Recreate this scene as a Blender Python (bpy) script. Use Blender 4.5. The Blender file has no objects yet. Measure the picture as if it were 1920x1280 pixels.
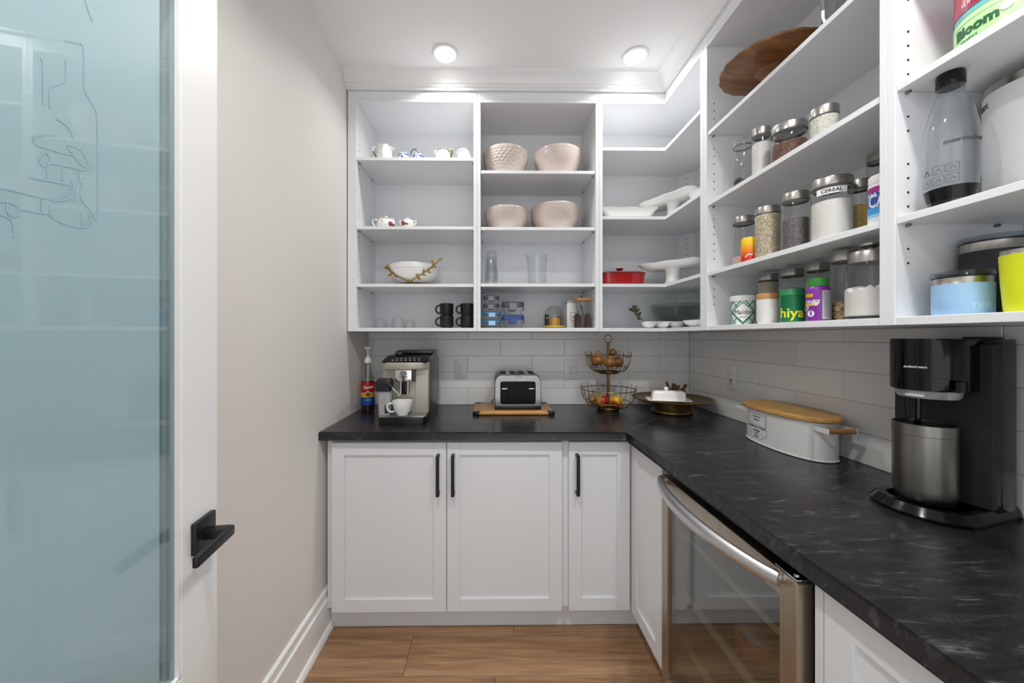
import bpy, bmesh, math, random
from mathutils import Vector, Matrix
random.seed(7)
SC = bpy.context.scene
COL = SC.collection
PI = math.pi
sin, cos = math.sin, math.cos

# ------------------------------------------------------------------ camera
EYE = Vector((0, 0, 1.335))
YAW = math.radians(0.6)
FPX = 680.0
cam_d = bpy.data.cameras.new('camera')
cam_d.sensor_width = 36
cam_d.lens = FPX / 1920 * 36
cam_d.shift_x = 0.0161
cam_d.shift_y = -0.0052
cam_d.clip_start = 0.02
cam = bpy.data.objects.new('camera', cam_d)
cam.location = EYE
cam.rotation_euler = (PI / 2, 0, -YAW)
COL.objects.link(cam)
SC.camera = cam

# ------------------------------------------------------------------ world and exposure
SC.view_settings.view_transform = 'Standard'
SC.view_settings.look = 'None'
SC.view_settings.gamma = 1
SC.view_settings.exposure = 0.0
SC.view_settings.use_curve_mapping = False
w = bpy.data.worlds.new('world')
SC.world = w
w.use_nodes = True
w.node_tree.nodes['Background'].inputs[0].default_value = (0.97, 0.985, 1.0, 1)
w.node_tree.nodes['Background'].inputs[1].default_value = 1.42
POT_POWER = [4.2, 4.0, 8.6, 8.6]
POTS = [(-0.223, 1.742), (0.694, 1.748), (-0.223, 0.46), (0.694, 0.46)]

# ------------------------------------------------------------------ pixel rays (1920x1280 frame)
def ray(px, py=630):
    xc = (px - 929.1) / FPX
    s, c = sin(YAW), cos(YAW)
    return Vector((s + xc * c, c - xc * s, (630 - py) / FPX))
def onY(px, py, Y): r = ray(px, py); return EYE + r * (Y / r.y)
def onX(px, py, X): r = ray(px, py); return EYE + r * (X / r.x)
def onZ(px, py, Z): r = ray(px, py); return EYE + r * ((Z - EYE.z) / r.z)
def zat(py, x, y):              # height seen at pixel row py above the plan point x, y
    return EYE.z + (630 - py) / FPX * (x * sin(YAW) + y * cos(YAW))
def between(xl, xr, front, plane):
    """plan centre and radius of an upright cylinder seen between two columns whose front touches a plane"""
    a, b = ray(xl), ray(xr)
    t1, t2 = math.atan2(a.x, a.y), math.atan2(b.x, b.y)
    m, h = (t1 + t2) / 2, (t2 - t1) / 2
    d = front / ((sin(m) if plane == 'X' else cos(m)) - sin(h))
    return d * sin(m), d * cos(m), d * sin(h)

# ------------------------------------------------------------------ materials
def lin(c):
    if isinstance(c, str):
        c = [int(c[i:i + 2], 16) / 255 for i in (0, 2, 4)]
    return tuple((v / 12.92 if v <= 0.04045 else ((v + 0.055) / 1.055) ** 2.4) for v in c) + (1,)
def new(name):
    m = bpy.data.materials.new(name)
    m.use_nodes = True
    nt = m.node_tree
    return m, nt, nt.nodes['Principled BSDF']
def mat(name, col, rough=0.5, metal=0.0, spec=0.5, coat=0.0, var=0.0, vscale=20, bump=0.0, bscale=60, stretch=(1, 1, 1)):
    m, nt, b = new(name)
    c = lin(col)
    b.inputs['Base Color'].default_value = c
    b.inputs['Roughness'].default_value = rough
    b.inputs['Metallic'].default_value = metal
    b.inputs['Specular IOR Level'].default_value = spec
    b.inputs['Coat Weight'].default_value = coat
    b.inputs['Coat Roughness'].default_value = 0.04
    L = nt.links.new
    if var or bump:
        tc = nt.nodes.new('ShaderNodeTexCoord')
        mp = nt.nodes.new('ShaderNodeMapping')
        mp.inputs['Scale'].default_value = stretch
        L(tc.outputs['Object'], mp.inputs[0])
    if var:
        n = nt.nodes.new('ShaderNodeTexNoise')
        n.inputs['Scale'].default_value = vscale
        n.inputs['Detail'].default_value = 5
        L(mp.outputs[0], n.inputs['Vector'])
        r = nt.nodes.new('ShaderNodeValToRGB')
        r.color_ramp.elements[0].position = 0.3
        r.color_ramp.elements[1].position = 0.7
        r.color_ramp.elements[0].color = tuple(max(0, v * (1 - var)) for v in c[:3]) + (1,)
        r.color_ramp.elements[1].color = tuple(min(1, v * (1 + var)) for v in c[:3]) + (1,)
        L(n.outputs['Fac'], r.inputs[0])
        L(r.outputs[0], b.inputs['Base Color'])
    if bump:
        n2 = nt.nodes.new('ShaderNodeTexNoise')
        n2.inputs['Scale'].default_value = bscale
        n2.inputs['Detail'].default_value = 3
        L(mp.outputs[0], n2.inputs['Vector'])
        bp = nt.nodes.new('ShaderNodeBump')
        bp.inputs['Strength'].default_value = bump
        bp.inputs['Distance'].default_value = 0.002
        L(n2.outputs['Fac'], bp.inputs['Height'])
        L(bp.outputs[0], b.inputs['Normal'])
    return m
def glass_mat(name, tint=(0.975, 0.98, 0.98), gloss=0.9, rough=0.02, base=0.035):
    """thin clear glass: transparent with fresnel reflection"""
    m = bpy.data.materials.new(name)
    m.use_nodes = True
    nt = m.node_tree
    nt.nodes.clear()
    o = nt.nodes.new('ShaderNodeOutputMaterial')
    mx = nt.nodes.new('ShaderNodeMixShader')
    t = nt.nodes.new('ShaderNodeBsdfTransparent')
    g = nt.nodes.new('ShaderNodeBsdfGlossy')
    lw = nt.nodes.new('ShaderNodeLayerWeight'); lw.inputs['Blend'].default_value = 0.5
    pw = nt.nodes.new('ShaderNodeMath'); pw.operation = 'POWER'; pw.inputs[1].default_value = 3.2
    f = nt.nodes.new('ShaderNodeMath'); f.operation = 'MULTIPLY_ADD'; f.inputs[1].default_value = 0.75; f.inputs[2].default_value = base
    nt.links.new(lw.outputs['Facing'], pw.inputs[0]); nt.links.new(pw.outputs[0], f.inputs[0])
    t.inputs[0].default_value = tuple(tint) + (1,)
    g.inputs[0].default_value = (gloss, gloss, gloss, 1)
    g.inputs['Roughness'].default_value = rough
    L = nt.links.new
    L(f.outputs[0], mx.inputs[0]); L(t.outputs[0], mx.inputs[1]); L(g.outputs[0], mx.inputs[2]); L(mx.outputs[0], o.inputs[0])
    return m
def wood_mat(name, dark, light, scale=6, stretch=(1, 12, 12), rough=0.45, rnd=0.0, coat=0.0):
    m, nt, b = new(name)
    L = nt.links.new
    tc = nt.nodes.new('ShaderNodeTexCoord')
    mp = nt.nodes.new('ShaderNodeMapping')
    mp.inputs['Scale'].default_value = stretch
    oi = nt.nodes.new('ShaderNodeObjectInfo')
    ad = nt.nodes.new('ShaderNodeVectorMath'); ad.operation = 'ADD'
    ml = nt.nodes.new('ShaderNodeVectorMath'); ml.operation = 'SCALE'
    cb = nt.nodes.new('ShaderNodeCombineXYZ')
    L(oi.outputs['Random'], cb.inputs[0]); L(oi.outputs['Random'], cb.inputs[1]); L(oi.outputs['Random'], cb.inputs[2])
    L(cb.outputs[0], ml.inputs[0]); ml.inputs['Scale'].default_value = 37 if rnd else 0
    L(tc.outputs['Object'], ad.inputs[0]); L(ml.outputs[0], ad.inputs[1]); L(ad.outputs[0], mp.inputs[0])
    n = nt.nodes.new('ShaderNodeTexNoise')
    n.inputs['Scale'].default_value = scale; n.inputs['Detail'].default_value = 8; n.inputs['Roughness'].default_value = 0.62
    n.inputs['Distortion'].default_value = 0.6
    L(mp.outputs[0], n.inputs['Vector'])
    r = nt.nodes.new('ShaderNodeValToRGB')
    r.color_ramp.elements[0].position = 0.32; r.color_ramp.elements[1].position = 0.68
    r.color_ramp.elements[0].color = lin(dark); r.color_ramp.elements[1].color = lin(light)
    L(n.outputs['Fac'], r.inputs[0])
    out = r.outputs[0]
    if rnd:
        hs = nt.nodes.new('ShaderNodeHueSaturation')
        mr = nt.nodes.new('ShaderNodeMapRange')
        mr.inputs['To Min'].default_value = 1 - rnd; mr.inputs['To Max'].default_value = 1 + rnd
        L(oi.outputs['Random'], mr.inputs[0]); L(mr.outputs[0], hs.inputs['Value']); L(out, hs.inputs['Color'])
        out = hs.outputs[0]
    L(out, b.inputs['Base Color'])
    bp = nt.nodes.new('ShaderNodeBump'); bp.inputs['Strength'].default_value = 0.08; bp.inputs['Distance'].default_value = 0.001
    L(n.outputs['Fac'], bp.inputs['Height']); L(bp.outputs[0], b.inputs['Normal'])
    b.inputs['Roughness'].default_value = rough
    b.inputs['Coat Weight'].default_value = coat
    return m
def grain_mat(name, cols, scale=300, rough=0.8, ramp=None, kind='voronoi', bump=0.4):
    """loose contents: a cell pattern between colours"""
    m, nt, b = new(name)
    L = nt.links.new
    tc = nt.nodes.new('ShaderNodeTexCoord')
    if kind == 'voronoi':
        n = nt.nodes.new('ShaderNodeTexVoronoi'); fac = None
        sp = nt.nodes.new('ShaderNodeSeparateColor')
        L(n.outputs['Color'], sp.inputs[0]); fac = sp.outputs[0]; hgt = n.outputs['Distance']
    else:
        n = nt.nodes.new('ShaderNodeTexNoise'); n.inputs['Detail'].default_value = 6
        fac = n.outputs['Fac']; hgt = fac
    n.inputs['Scale'].default_value = scale
    L(tc.outputs['Object'], n.inputs['Vector'])
    r = nt.nodes.new('ShaderNodeValToRGB')
    e = r.color_ramp.elements
    k = len(cols)
    for i, c in enumerate(cols):
        p = (ramp[i] if ramp else i / max(1, k - 1))
        if i < 2:
            e[i].position = p; e[i].color = lin(c)
        else:
            q = e.new(p); q.color = lin(c)
    L(fac, r.inputs[0]); L(r.outputs[0], b.inputs['Base Color'])
    if bump:
        bp = nt.nodes.new('ShaderNodeBump'); bp.inputs['Strength'].default_value = bump; bp.inputs['Distance'].default_value = 0.002
        L(hgt, bp.inputs['Height']); L(bp.outputs[0], b.inputs['Normal'])
    b.inputs['Roughness'].default_value = rough
    return m
def motif_mat(name, base, spots, rough=0.15):
    """glazed porcelain with printed blots at object-space points: spots = (point, radius, colour)"""
    m, nt, b = new(name)
    L = nt.links.new
    tc = nt.nodes.new('ShaderNodeTexCoord')
    n = nt.nodes.new('ShaderNodeTexNoise'); n.inputs['Scale'].default_value = 120
    L(tc.outputs['Object'], n.inputs['Vector'])
    cur = None
    for p, rad, c in spots:
        d = nt.nodes.new('ShaderNodeVectorMath'); d.operation = 'DISTANCE'
        L(tc.outputs['Object'], d.inputs[0]); d.inputs[1].default_value = p
        a = nt.nodes.new('ShaderNodeMath'); a.operation = 'MULTIPLY_ADD'
        L(n.outputs['Fac'], a.inputs[0]); a.inputs[1].default_value = rad * 1.2; L(d.outputs['Value'], a.inputs[2])
        lt = nt.nodes.new('ShaderNodeMath'); lt.operation = 'LESS_THAN'
        L(a.outputs[0], lt.inputs[0]); lt.inputs[1].default_value = rad * 1.5
        mx = nt.nodes.new('ShaderNodeMix'); mx.data_type = 'RGBA'
        L(lt.outputs[0], mx.inputs['Factor'])
        if cur is None: mx.inputs[6].default_value = lin(base)
        else: L(cur, mx.inputs[6])
        mx.inputs[7].default_value = lin(c)
        cur = mx.outputs[2]
    L(cur, b.inputs['Base Color'])
    b.inputs['Roughness'].default_value = rough
    return m
def brushed(name, col, rough=0.3, axis=2):
    st = [1, 1, 1]; st[axis] = 0.02
    m = mat(name, col, rough, 1.0, var=0.10, vscale=220, stretch=st)
    return m

M = {}
M['wall'] = mat('beige_wall_paint', 'E1DDD9', 0.55, bump=0.04, bscale=300)
M['ceiling'] = mat('ceiling_paint', 'F0F0F0', 0.7)
M['trim'] = mat('trim_paint', 'EDEDED', 0.3)
M['cab'] = mat('white_melamine', 'E9EBEE', 0.35)
M['cabdoor'] = mat('white_lacquer', 'E0E2E5', 0.3)
M['black'] = mat('matt_black_metal', '15171A', 0.4, spec=0.4)
M['hole'] = mat('hole_shadow', '1A1A1A', 0.9)
M['grout'] = mat('grout', '9E9C99', 0.9)
M['steel'] = brushed('brushed_steel', 'B9B5AE', 0.28, 1)
M['steelv'] = brushed('brushed_steel_round', 'B4B1AB', 0.3, 2)
M['chrome'] = mat('chrome', 'D5D5D5', 0.08, 1.0)
M['pin'] = mat('nickel_pin', '8A8A8A', 0.3, 1.0)
M['glass'] = glass_mat('clear_glass')
M['glass2'] = glass_mat('grey_glass', (0.75, 0.78, 0.77))
M['white'] = mat('white_porcelain', 'F0F0EE', 0.15)
M['gold'] = mat('gold_metal', '94763E', 0.28, 1.0)
M['plug'] = mat('white_plastic', 'E4E4E4', 0.35)
M['blackp'] = mat('black_plastic', '17181B', 0.3)
M['glossblack'] = mat('gloss_black_plastic', '09090B', 0.12, spec=0.35)
M['oak'] = wood_mat('oak_plank', '7C5C40', 'A88462', 3.0, (1.0, 14, 1), 0.38, rnd=0.12)
M['bamboo'] = wood_mat('bamboo_board', 'AF7D42', 'D0A062', 8, (1, 14, 1), 0.4)

# tile: faintly varied glazed white
def tile_mat():
    m, nt, b = new('glazed_tile')
    L = nt.links.new
    oi = nt.nodes.new('ShaderNodeObjectInfo')
    r = nt.nodes.new('ShaderNodeValToRGB')
    r.color_ramp.elements[0].color = lin('E2E1E0'); r.color_ramp.elements[1].color = lin('EBEAE9')
    L(oi.outputs['Random'], r.inputs[0]); L(r.outputs[0], b.inputs['Base Color'])
    tc = nt.nodes.new('ShaderNodeTexCoord')
    n = nt.nodes.new('ShaderNodeTexNoise'); n.inputs['Scale'].default_value = 9
    L(tc.outputs['Object'], n.inputs['Vector'])
    bp = nt.nodes.new('ShaderNodeBump'); bp.inputs['Strength'].default_value = 0.15; bp.inputs['Distance'].default_value = 0.003
    L(n.outputs['Fac'], bp.inputs['Height']); L(bp.outputs[0], b.inputs['Normal'])
    b.inputs['Roughness'].default_value = 0.12
    return m
M['tile'] = tile_mat()
def stone_mat():
    m, nt, b = new('black_soapstone')
    L = nt.links.new
    tc = nt.nodes.new('ShaderNodeTexCoord')
    mp = nt.nodes.new('ShaderNodeMapping')
    mp.inputs['Scale'].default_value = (3.0, 14, 6); mp.inputs['Rotation'].default_value = (0, 0, math.radians(28))
    L(tc.outputs['Object'], mp.inputs[0])
    n = nt.nodes.new('ShaderNodeTexNoise'); n.inputs['Scale'].default_value = 3.0; n.inputs['Detail'].default_value = 9
    n.inputs['Roughness'].default_value = 0.68; n.inputs['Distortion'].default_value = 1.2
    L(mp.outputs[0], n.inputs['Vector'])
    r = nt.nodes.new('ShaderNodeValToRGB')
    e = r.color_ramp.elements
    e[0].position = 0.35; e[0].color = lin('17181B'); e[1].position = 0.55; e[1].color = lin('232427')
    q = e.new(0.62); q.color = lin('36373A'); q = e.new(0.74); q.color = lin('66686C')
    L(n.outputs['Fac'], r.inputs[0]); L(r.outputs[0], b.inputs['Base Color'])
    n2 = nt.nodes.new('ShaderNodeTexNoise'); n2.inputs['Scale'].default_value = 160; n2.inputs['Detail'].default_value = 4
    L(tc.outputs['Object'], n2.inputs['Vector'])
    bp = nt.nodes.new('ShaderNodeBump'); bp.inputs['Strength'].default_value = 0.18; bp.inputs['Distance'].default_value = 0.0015
    L(n2.outputs['Fac'], bp.inputs['Height']); L(bp.outputs[0], b.inputs['Normal'])
    b.inputs['Roughness'].default_value = 0.25
    b.inputs['Specular IOR Level'].default_value = 0.5
    return m
M['stone'] = stone_mat()
def frosted_mat():
    m, nt, b = new('frosted_glass')
    b.inputs['Base Color'].default_value = lin('C2E2EB')
    b.inputs['Roughness'].default_value = 0.45
    b.inputs['Transmission Weight'].default_value = 0.5
    b.inputs['Coat Weight'].default_value = 1.0
    b.inputs['Coat Roughness'].default_value = 0.0
    b.inputs['Coat IOR'].default_value = 1.55
    return m
M['frost'] = frosted_mat()

# ------------------------------------------------------------------ mesh builder
class MB:
    def __init__(s): s.bm = bmesh.new(); s.m = 0
    def _tag(s, n0):
        s.bm.faces.ensure_lookup_table()
        for f in s.bm.faces[n0:]: f.material_index = s.m
    def box(s, x0, x1, y0, y1, z0, z1, bev=0.0, seg=2, mtx=None):
        n0 = len(s.bm.faces)
        r = bmesh.ops.create_cube(s.bm, size=1)
        vs = r['verts']
        for v in vs:
            v.co = Vector(((x0 + x1) / 2 + v.co.x * (x1 - x0), (y0 + y1) / 2 + v.co.y * (y1 - y0), (z0 + z1) / 2 + v.co.z * (z1 - z0)))
        if mtx is not None:
            for v in vs: v.co = mtx @ v.co
        if bev:
            es = list({e for v in vs for e in v.link_edges})
            bmesh.ops.bevel(s.bm, geom=es, offset=bev, segments=seg, profile=0.5, affect='EDGES', clamp_overlap=True)
        s._tag(n0)
        return s
    def lathe(s, prof, seg=32, c=(0, 0, 0), sx=1.0, sy=1.0, fn=None, a0=0.0, cap=False):
        n0 = len(s.bm.faces)
        rings = []
        cx, cy, cz = c
        for r, z in prof:
            if r < 1e-6:
                rings.append([s.bm.verts.new((cx, cy, cz + z))])
            else:
                ring = []
                for i in range(seg):
                    a = a0 + 2 * PI * i / seg
                    rr, zz = (fn(r, z, a) if fn else (r, z))
                    ring.append(s.bm.verts.new((cx + rr * cos(a) * sx, cy + rr * sin(a) * sy, cz + zz)))
                rings.append(ring)
        for A, B in zip(rings, rings[1:]):
            if len(A) == 1 and len(B) == 1: continue
            for i in range(seg):
                j = (i + 1) % seg
                if len(A) == 1: s.bm.faces.new((A[0], B[j], B[i]))
                elif len(B) == 1: s.bm.faces.new((A[i], A[j], B[0]))
                else: s.bm.faces.new((A[i], A[j], B[j], B[i]))
        if cap:
            for R, fl in ((rings[0], True), (rings[-1], False)):
                if len(R) > 2: s.bm.faces.new(R[::-1] if fl else R)
        s._tag(n0)
        return s
    def cyl(s, c, r, h, seg=24, axis='z', r2=None, bev=0.0):
        r2 = r if r2 is None else r2
        n0 = len(s.bm.faces); v0 = len(s.bm.verts)
        pr = [(0, 0), (r - bev, 0), (r, bev), (r2, h - bev), (r2 - bev, h), (0, h)] if bev else [(0, 0), (r, 0), (r2, h), (0, h)]
        s.lathe(pr, seg)
        s.bm.verts.ensure_lookup_table()
        for v in s.bm.verts[v0:]:
            x, y, z = v.co
            if axis == 'x': v.co = (z, x, y)
            elif axis == 'y': v.co = (y, z, x)
            v.co += Vector(c)
        return s
    def tube(s, pts, r, seg=8, closed=False, flat=None):
        n0 = len(s.bm.faces)
        P = [Vector(p) for p in pts]
        n = len(P)
        rad = r if isinstance(r, (list, tuple)) else [r] * n
        rings = []
        up = None
        for i in range(n):
            if closed: t = P[(i + 1) % n] - P[i - 1]
            else: t = P[min(i + 1, n - 1)] - P[max(i - 1, 0)]
            if t.length < 1e-9: t = Vector((0, 0, 1))
            t.normalize()
            if up is None:
                up = Vector((0, 0, 1)) if abs(t.z) < 0.9 else Vector((1, 0, 0))
            sd = t.cross(up)
            if sd.length < 1e-6: sd = t.cross(Vector((1, 0.3, 0)))
            sd.normalize(); up = sd.cross(t).normalized()
            ring = []
            for k in range(seg):
                a = 2 * PI * k / seg
                o = sd * cos(a) * rad[i] + up * sin(a) * rad[i] * (flat or 1)
                ring.append(s.bm.verts.new(P[i] + o))
            rings.append(ring)
        m = n if closed else n - 1
        for i in range(m):
            A, B = rings[i], rings[(i + 1) % n]
            for k in range(seg):
                j = (k + 1) % seg
                s.bm.faces.new((A[k], A[j], B[j], B[k]))
        if not closed:
            s.bm.faces.new(rings[0][::-1]); s.bm.faces.new(rings[-1])
        s._tag(n0)
        return s
    def sphere(s, c, r, sx=1, sy=1, sz=1, u=20, v=12):
        n0 = len(s.bm.faces)
        q = bmesh.ops.create_uvsphere(s.bm, u_segments=u, v_segments=v, radius=r)
        for w_ in q['verts']:
            w_.co = Vector((w_.co.x * sx + c[0], w_.co.y * sy + c[1], w_.co.z * sz + c[2]))
        s._tag(n0)
        return s
    def prism(s, pts, z0, z1, bev=0.0, seg=2, only=None):
        """vertical prism over a plan polygon (counter-clockwise)"""
        n0 = len(s.bm.faces)
        A = [s.bm.verts.new((p[0], p[1], z0)) for p in pts]
        B = [s.bm.verts.new((p[0], p[1], z1)) for p in pts]
        n = len(pts)
        s.bm.faces.new(A[::-1]); s.bm.faces.new(B)
        for i in range(n):
            j = (i + 1) % n
            s.bm.faces.new((A[i], A[j], B[j], B[i]))
        if bev:
            es = []
            idx = range(n) if only is None else only
            for i in idx:
                j = (i + 1) % n
                for R in (A, B):
                    e = s.bm.edges.get((R[i], R[j]))
                    if e: es.append(e)
            bmesh.ops.bevel(s.bm, geom=es, offset=bev, segments=seg, profile=0.5, affect='EDGES', clamp_overlap=True)
        s._tag(n0)
        return s
    def loft(s, rings, cap0=True, cap1=True):
        n0 = len(s.bm.faces)
        R = [[s.bm.verts.new(p) for p in ring] for ring in rings]
        n = len(R[0])
        for A, B in zip(R, R[1:]):
            for i in range(n):
                j = (i + 1) % n
                s.bm.faces.new((A[i], A[j], B[j], B[i]))
        if cap0: s.bm.faces.new(R[0][::-1])
        if cap1: s.bm.faces.new(R[-1])
        s._tag(n0)
        return s
    def xf(s, mtx, v0=0):
        s.bm.verts.ensure_lookup_table()
        for v in s.bm.verts[v0:]: v.co = mtx @ v.co
        return s
    def done(s, name, mats, parent=None, ang=40, label=None):
        me = bpy.data.meshes.new(name)
        bmesh.ops.recalc_face_normals(s.bm, faces=s.bm.faces)
        s.bm.to_mesh(me); s.bm.free()
        for m_ in (mats if isinstance(mats, (list, tuple)) else [mats]):
            me.materials.append(M[m_] if isinstance(m_, str) else m_)
        if ang:
            me.shade_smooth()
            me.set_sharp_from_angle(angle=math.radians(ang))
        o = bpy.data.objects.new(name, me)
        COL.objects.link(o)
        if parent: o.parent = parent
        if label: o['label'] = label
        return o
def thing(name, label, cat, loc=(0, 0, 0), rz=0.0, group=None):
    o = bpy.data.objects.new(name, None)
    o.empty_display_size = 0.05
    COL.objects.link(o)
    o.location = loc; o.rotation_euler = (0, 0, rz)
    o['label'] = label; o['category'] = cat
    if group: o['group'] = group
    return o
def tag(o, label, cat, group=None):
    o['label'] = label; o['category'] = cat
    if group: o['group'] = group
    return o
def struct(o): o['kind'] = 'structure'; return o
def dup(root, loc, rz, label, group=None):
    def cp(o, par):
        c = o.copy(); COL.objects.link(c)
        if par: c.parent = par
        for ch in o.children: cp(ch, c)
        return c
    r = cp(root, None)
    r.location = loc; r.rotation_euler = (0, 0, rz); r['label'] = label
    if group: r['group'] = group
    return r
def rrect(hx, hy, r, n=4, cx=0, cy=0):
    pts = []
    for k, (sx, sy) in enumerate(((1, 1), (-1, 1), (-1, -1), (1, -1))):
        for i in range(n + 1):
            a = PI / 2 * (k + i / n)
            pts.append((cx + sx * (hx - r) + r * cos(a), cy + sy * (hy - r) + r * sin(a)))
    return pts
def text_mesh(body, size, name, material, parent, place, align='CENTER', shear=0.0, bold=0.0, ext=0.0003, space=1.0):
    """flat lettering; place maps (x, y, depth) to a local point"""
    cu = bpy.data.curves.new(name, 'FONT')
    cu.body = body; cu.size = size; cu.align_x = align; cu.align_y = 'CENTER'
    cu.shear = shear; cu.offset = bold; cu.resolution_u = 2; cu.space_character = space
    cu.extrude = ext
    o = bpy.data.objects.new(name, cu)
    COL.objects.link(o)
    dg = bpy.context.evaluated_depsgraph_get()
    me = bpy.data.meshes.new_from_object(o.evaluated_get(dg))
    bpy.data.objects.remove(o); bpy.data.curves.remove(cu)
    bm = bmesh.new(); bm.from_mesh(me)
    xs = [v.co.x for v in bm.verts]; n_ = int((max(xs) - min(xs)) / .0025) if xs else 0
    for i in range(1, min(n_, 60)):
        g_ = bm.verts[:] + bm.edges[:] + bm.faces[:]
        bmesh.ops.bisect_plane(bm, geom=g_, plane_co=(min(xs) + i * .0025, 0, 0), plane_no=(1, 0, 0))
    for v in bm.verts:
        v.co = place(v.co.x, v.co.y, v.co.z)
    bm.to_mesh(me); bm.free()
    me.name = name
    me.materials.clear(); me.materials.append(M[material] if isinstance(material, str) else material)
    t = bpy.data.objects.new(name, me)
    COL.objects.link(t); t.parent = parent
    return t
def on_cyl(R, a0, z0, tilt=0.0):
    return lambda x, y, d: Vector(((R + d) * cos(a0 + x / R), (R + d) * sin(a0 + x / R), z0 + y + x * tilt))
# ================================================================== ROOM
XL, XR, YB, ZC = -0.757, 1.229, 2.234, 2.690      # wall faces and ceiling
Y0 = -0.9                                        # the open side, where the doorway gives on the next room
UF, UX = 1.90, 0.911                             # front planes of the upper units
ZU, ZT = 1.360, 2.559                            # underside and top inside of the upper units
fl = struct(MB().box(XL - .1, XR + .1, Y0, YB + .1, -0.06, -0.012).done('floor', mat('subfloor', '3A2A1C', 0.8), ang=0))
wl = struct(MB().box(XL - .1, XL, Y0, YB + .1, -0.012, ZC).done('wall_left', 'wall', ang=0))
wb = struct(MB().box(XL, XR, YB, YB + .1, -0.012, ZC).done('wall_back', 'grout', ang=0))
wr = struct(MB().box(XR, XR + .1, Y0, YB + .1, -0.012, ZC).done('wall_right', 'grout', ang=0))
ce = struct(MB().box(XL - .1, XR + .1, Y0, YB + .1, ZC, ZC + .08).done('ceiling', 'ceiling', ang=0))

struct(MB().box(XL, -.505, -.06, .03, -0.012, ZC).done('wall_front', 'wall', ang=0))       # wall beside the door frame
# floor planks, laid across the room
def planks():
    pw = 0.199
    y = 1.624 + pw
    row = 0
    joints = {0: [0.1], 1: [-0.35, 0.95], 2: [0.01], 3: [0.38], 4: [-0.5, 0.7]}
    while y > Y0:
        ya = max(Y0, y - pw)
        xs = [XL - .05] + joints[row % 5] + [XR + .05]
        if row == 2: xs = [XL - .05, 0.0115, XR + .05]
        if row == 3: xs = [XL - .05, 0.377, XR + .05]
        for a, b in zip(xs, xs[1:]):
            MB().box(a + .0006, b - .0006, ya + .0006, y - .0006, -0.012, 0.0, 0.0012, 1).done('plank', 'oak', fl, ang=0)
        y -= pw; row += 1
planks()

# baseboard along the left wall: stepped board with a shoe moulding
bb = struct(MB().prism([(0, 0), (.018, 0), (.018, .148), (.011, .155), (.011, .186), (.005, .193), (0, .193)], Y0, 1.676)
            .xf(Matrix(((1, 0, 0, XL), (0, 0, 1, 0), (0, 1, 0, 0), (0, 0, 0, 1)))).done('baseboard_left', 'trim', ang=0))
MB().prism([(.018, 0), (.032, 0), (.032, .010), (.026, .024), (.018, .030)], Y0, 1.676).xf(
    Matrix(((1, 0, 0, XL), (0, 0, 1, 0), (0, 1, 0, 0), (0, 0, 0, 1)))).done('shoe_moulding', 'trim', bb, ang=0)

# crown moulding, following the inner corner of the units
def crown():
    prof = [(0, 0), (.014, 0), (.014, .010), (.020, .014), (.022, .022), (.030, .026), (.036, .038), (.050, .056), (.064, .064), (.066, .070), (.074, .0735), (.074, .0752), (0, .0752)]
    z0 = 2.6148
    for nm, path in (('trim_1', ((XL + .0005, UF, 0, -1), (UX, UF, -1, -1))), ('trim_2', ((UX, UF, -1, -1), (UX, Y0, -1, 0)))):
        rings = []
        for x, y, ox, oy in path:
            rings.append([(x + ox * p, y + oy * p, z0 + q) for p, q in prof])
        struct(MB().loft(rings).done(nm, 'trim', ang=30))
crown()
# boxed-in space between the units and the ceiling
struct(MB().box(XL, XR, UF + .02, YB, 2.616, ZC - .0005).done('trim_3', 'trim', ang=0))
struct(MB().box(UX + .02, XR, Y0, UF + .02, 2.616, ZC - .0005).done('trim_4', 'trim', ang=0))

# glazed tiles, running bond
def tiles():
    cache = {}
    gm = mat('pale_grout', 'B9B7B4', 0.9)
    MB().box(XL + .001, 1.2225, YB - .0066, YB - .0002, .9153, 1.3598).done('grout_bed', gm, wb, ang=0)
    MB().box(XR - .0066, XR - .0002, .25, 2.2275, .9153, 1.3598).done('grout_bed', gm, wr, ang=0)
    def tile(parent, w_, h_, loc, rz):
        k = (round(w_, 4), round(h_, 4))
        if k not in cache:
            o = MB().box(-w_ / 2, w_ / 2, -.008, 0, -h_ / 2, h_ / 2, 0.0012, 1).done('tile', 'tile', parent, ang=0)
            cache[k] = o.data
        else:
            o = bpy.data.objects.new('tile', cache[k]); COL.objects.link(o); o.parent = parent
        o.location = loc; o.rotation_euler = (0, 0, rz)
    g = 0.0022
    rows = [(0.9155, 1.015), (1.015, 1.115), (1.115, 1.215), (1.215, 1.315), (1.315, 1.3600)]
    pitch = 0.394
    for i, (za, zb) in enumerate(rows):
        ja = onY(877 if i % 2 == 0 else 818, 0, 2.226).x
        xs = [ja + k * pitch for k in range(-6, 9)]
        cuts = sorted({XL + .001, 1.2205} | {x for x in xs if XL + .02 < x < 1.2})
        for a, b in zip(cuts, cuts[1:]):
            tile(wb, b - a - g, zb - za - g, ((a + b) / 2, YB, (za + zb) / 2), 0)
        jb = (1.6416 if i % 2 == 0 else 1.4447)
        ys = [jb + k * pitch for k in range(-6, 3)]
        cuts = sorted({0.25, 2.2255} | {y for y in ys if .27 < y < 2.2})
        for a, b in zip(cuts, cuts[1:]):
            tile(wr, b - a - g, zb - za - g, (XR, (a + b) / 2, (za + zb) / 2), -PI / 2)
tiles()

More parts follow.
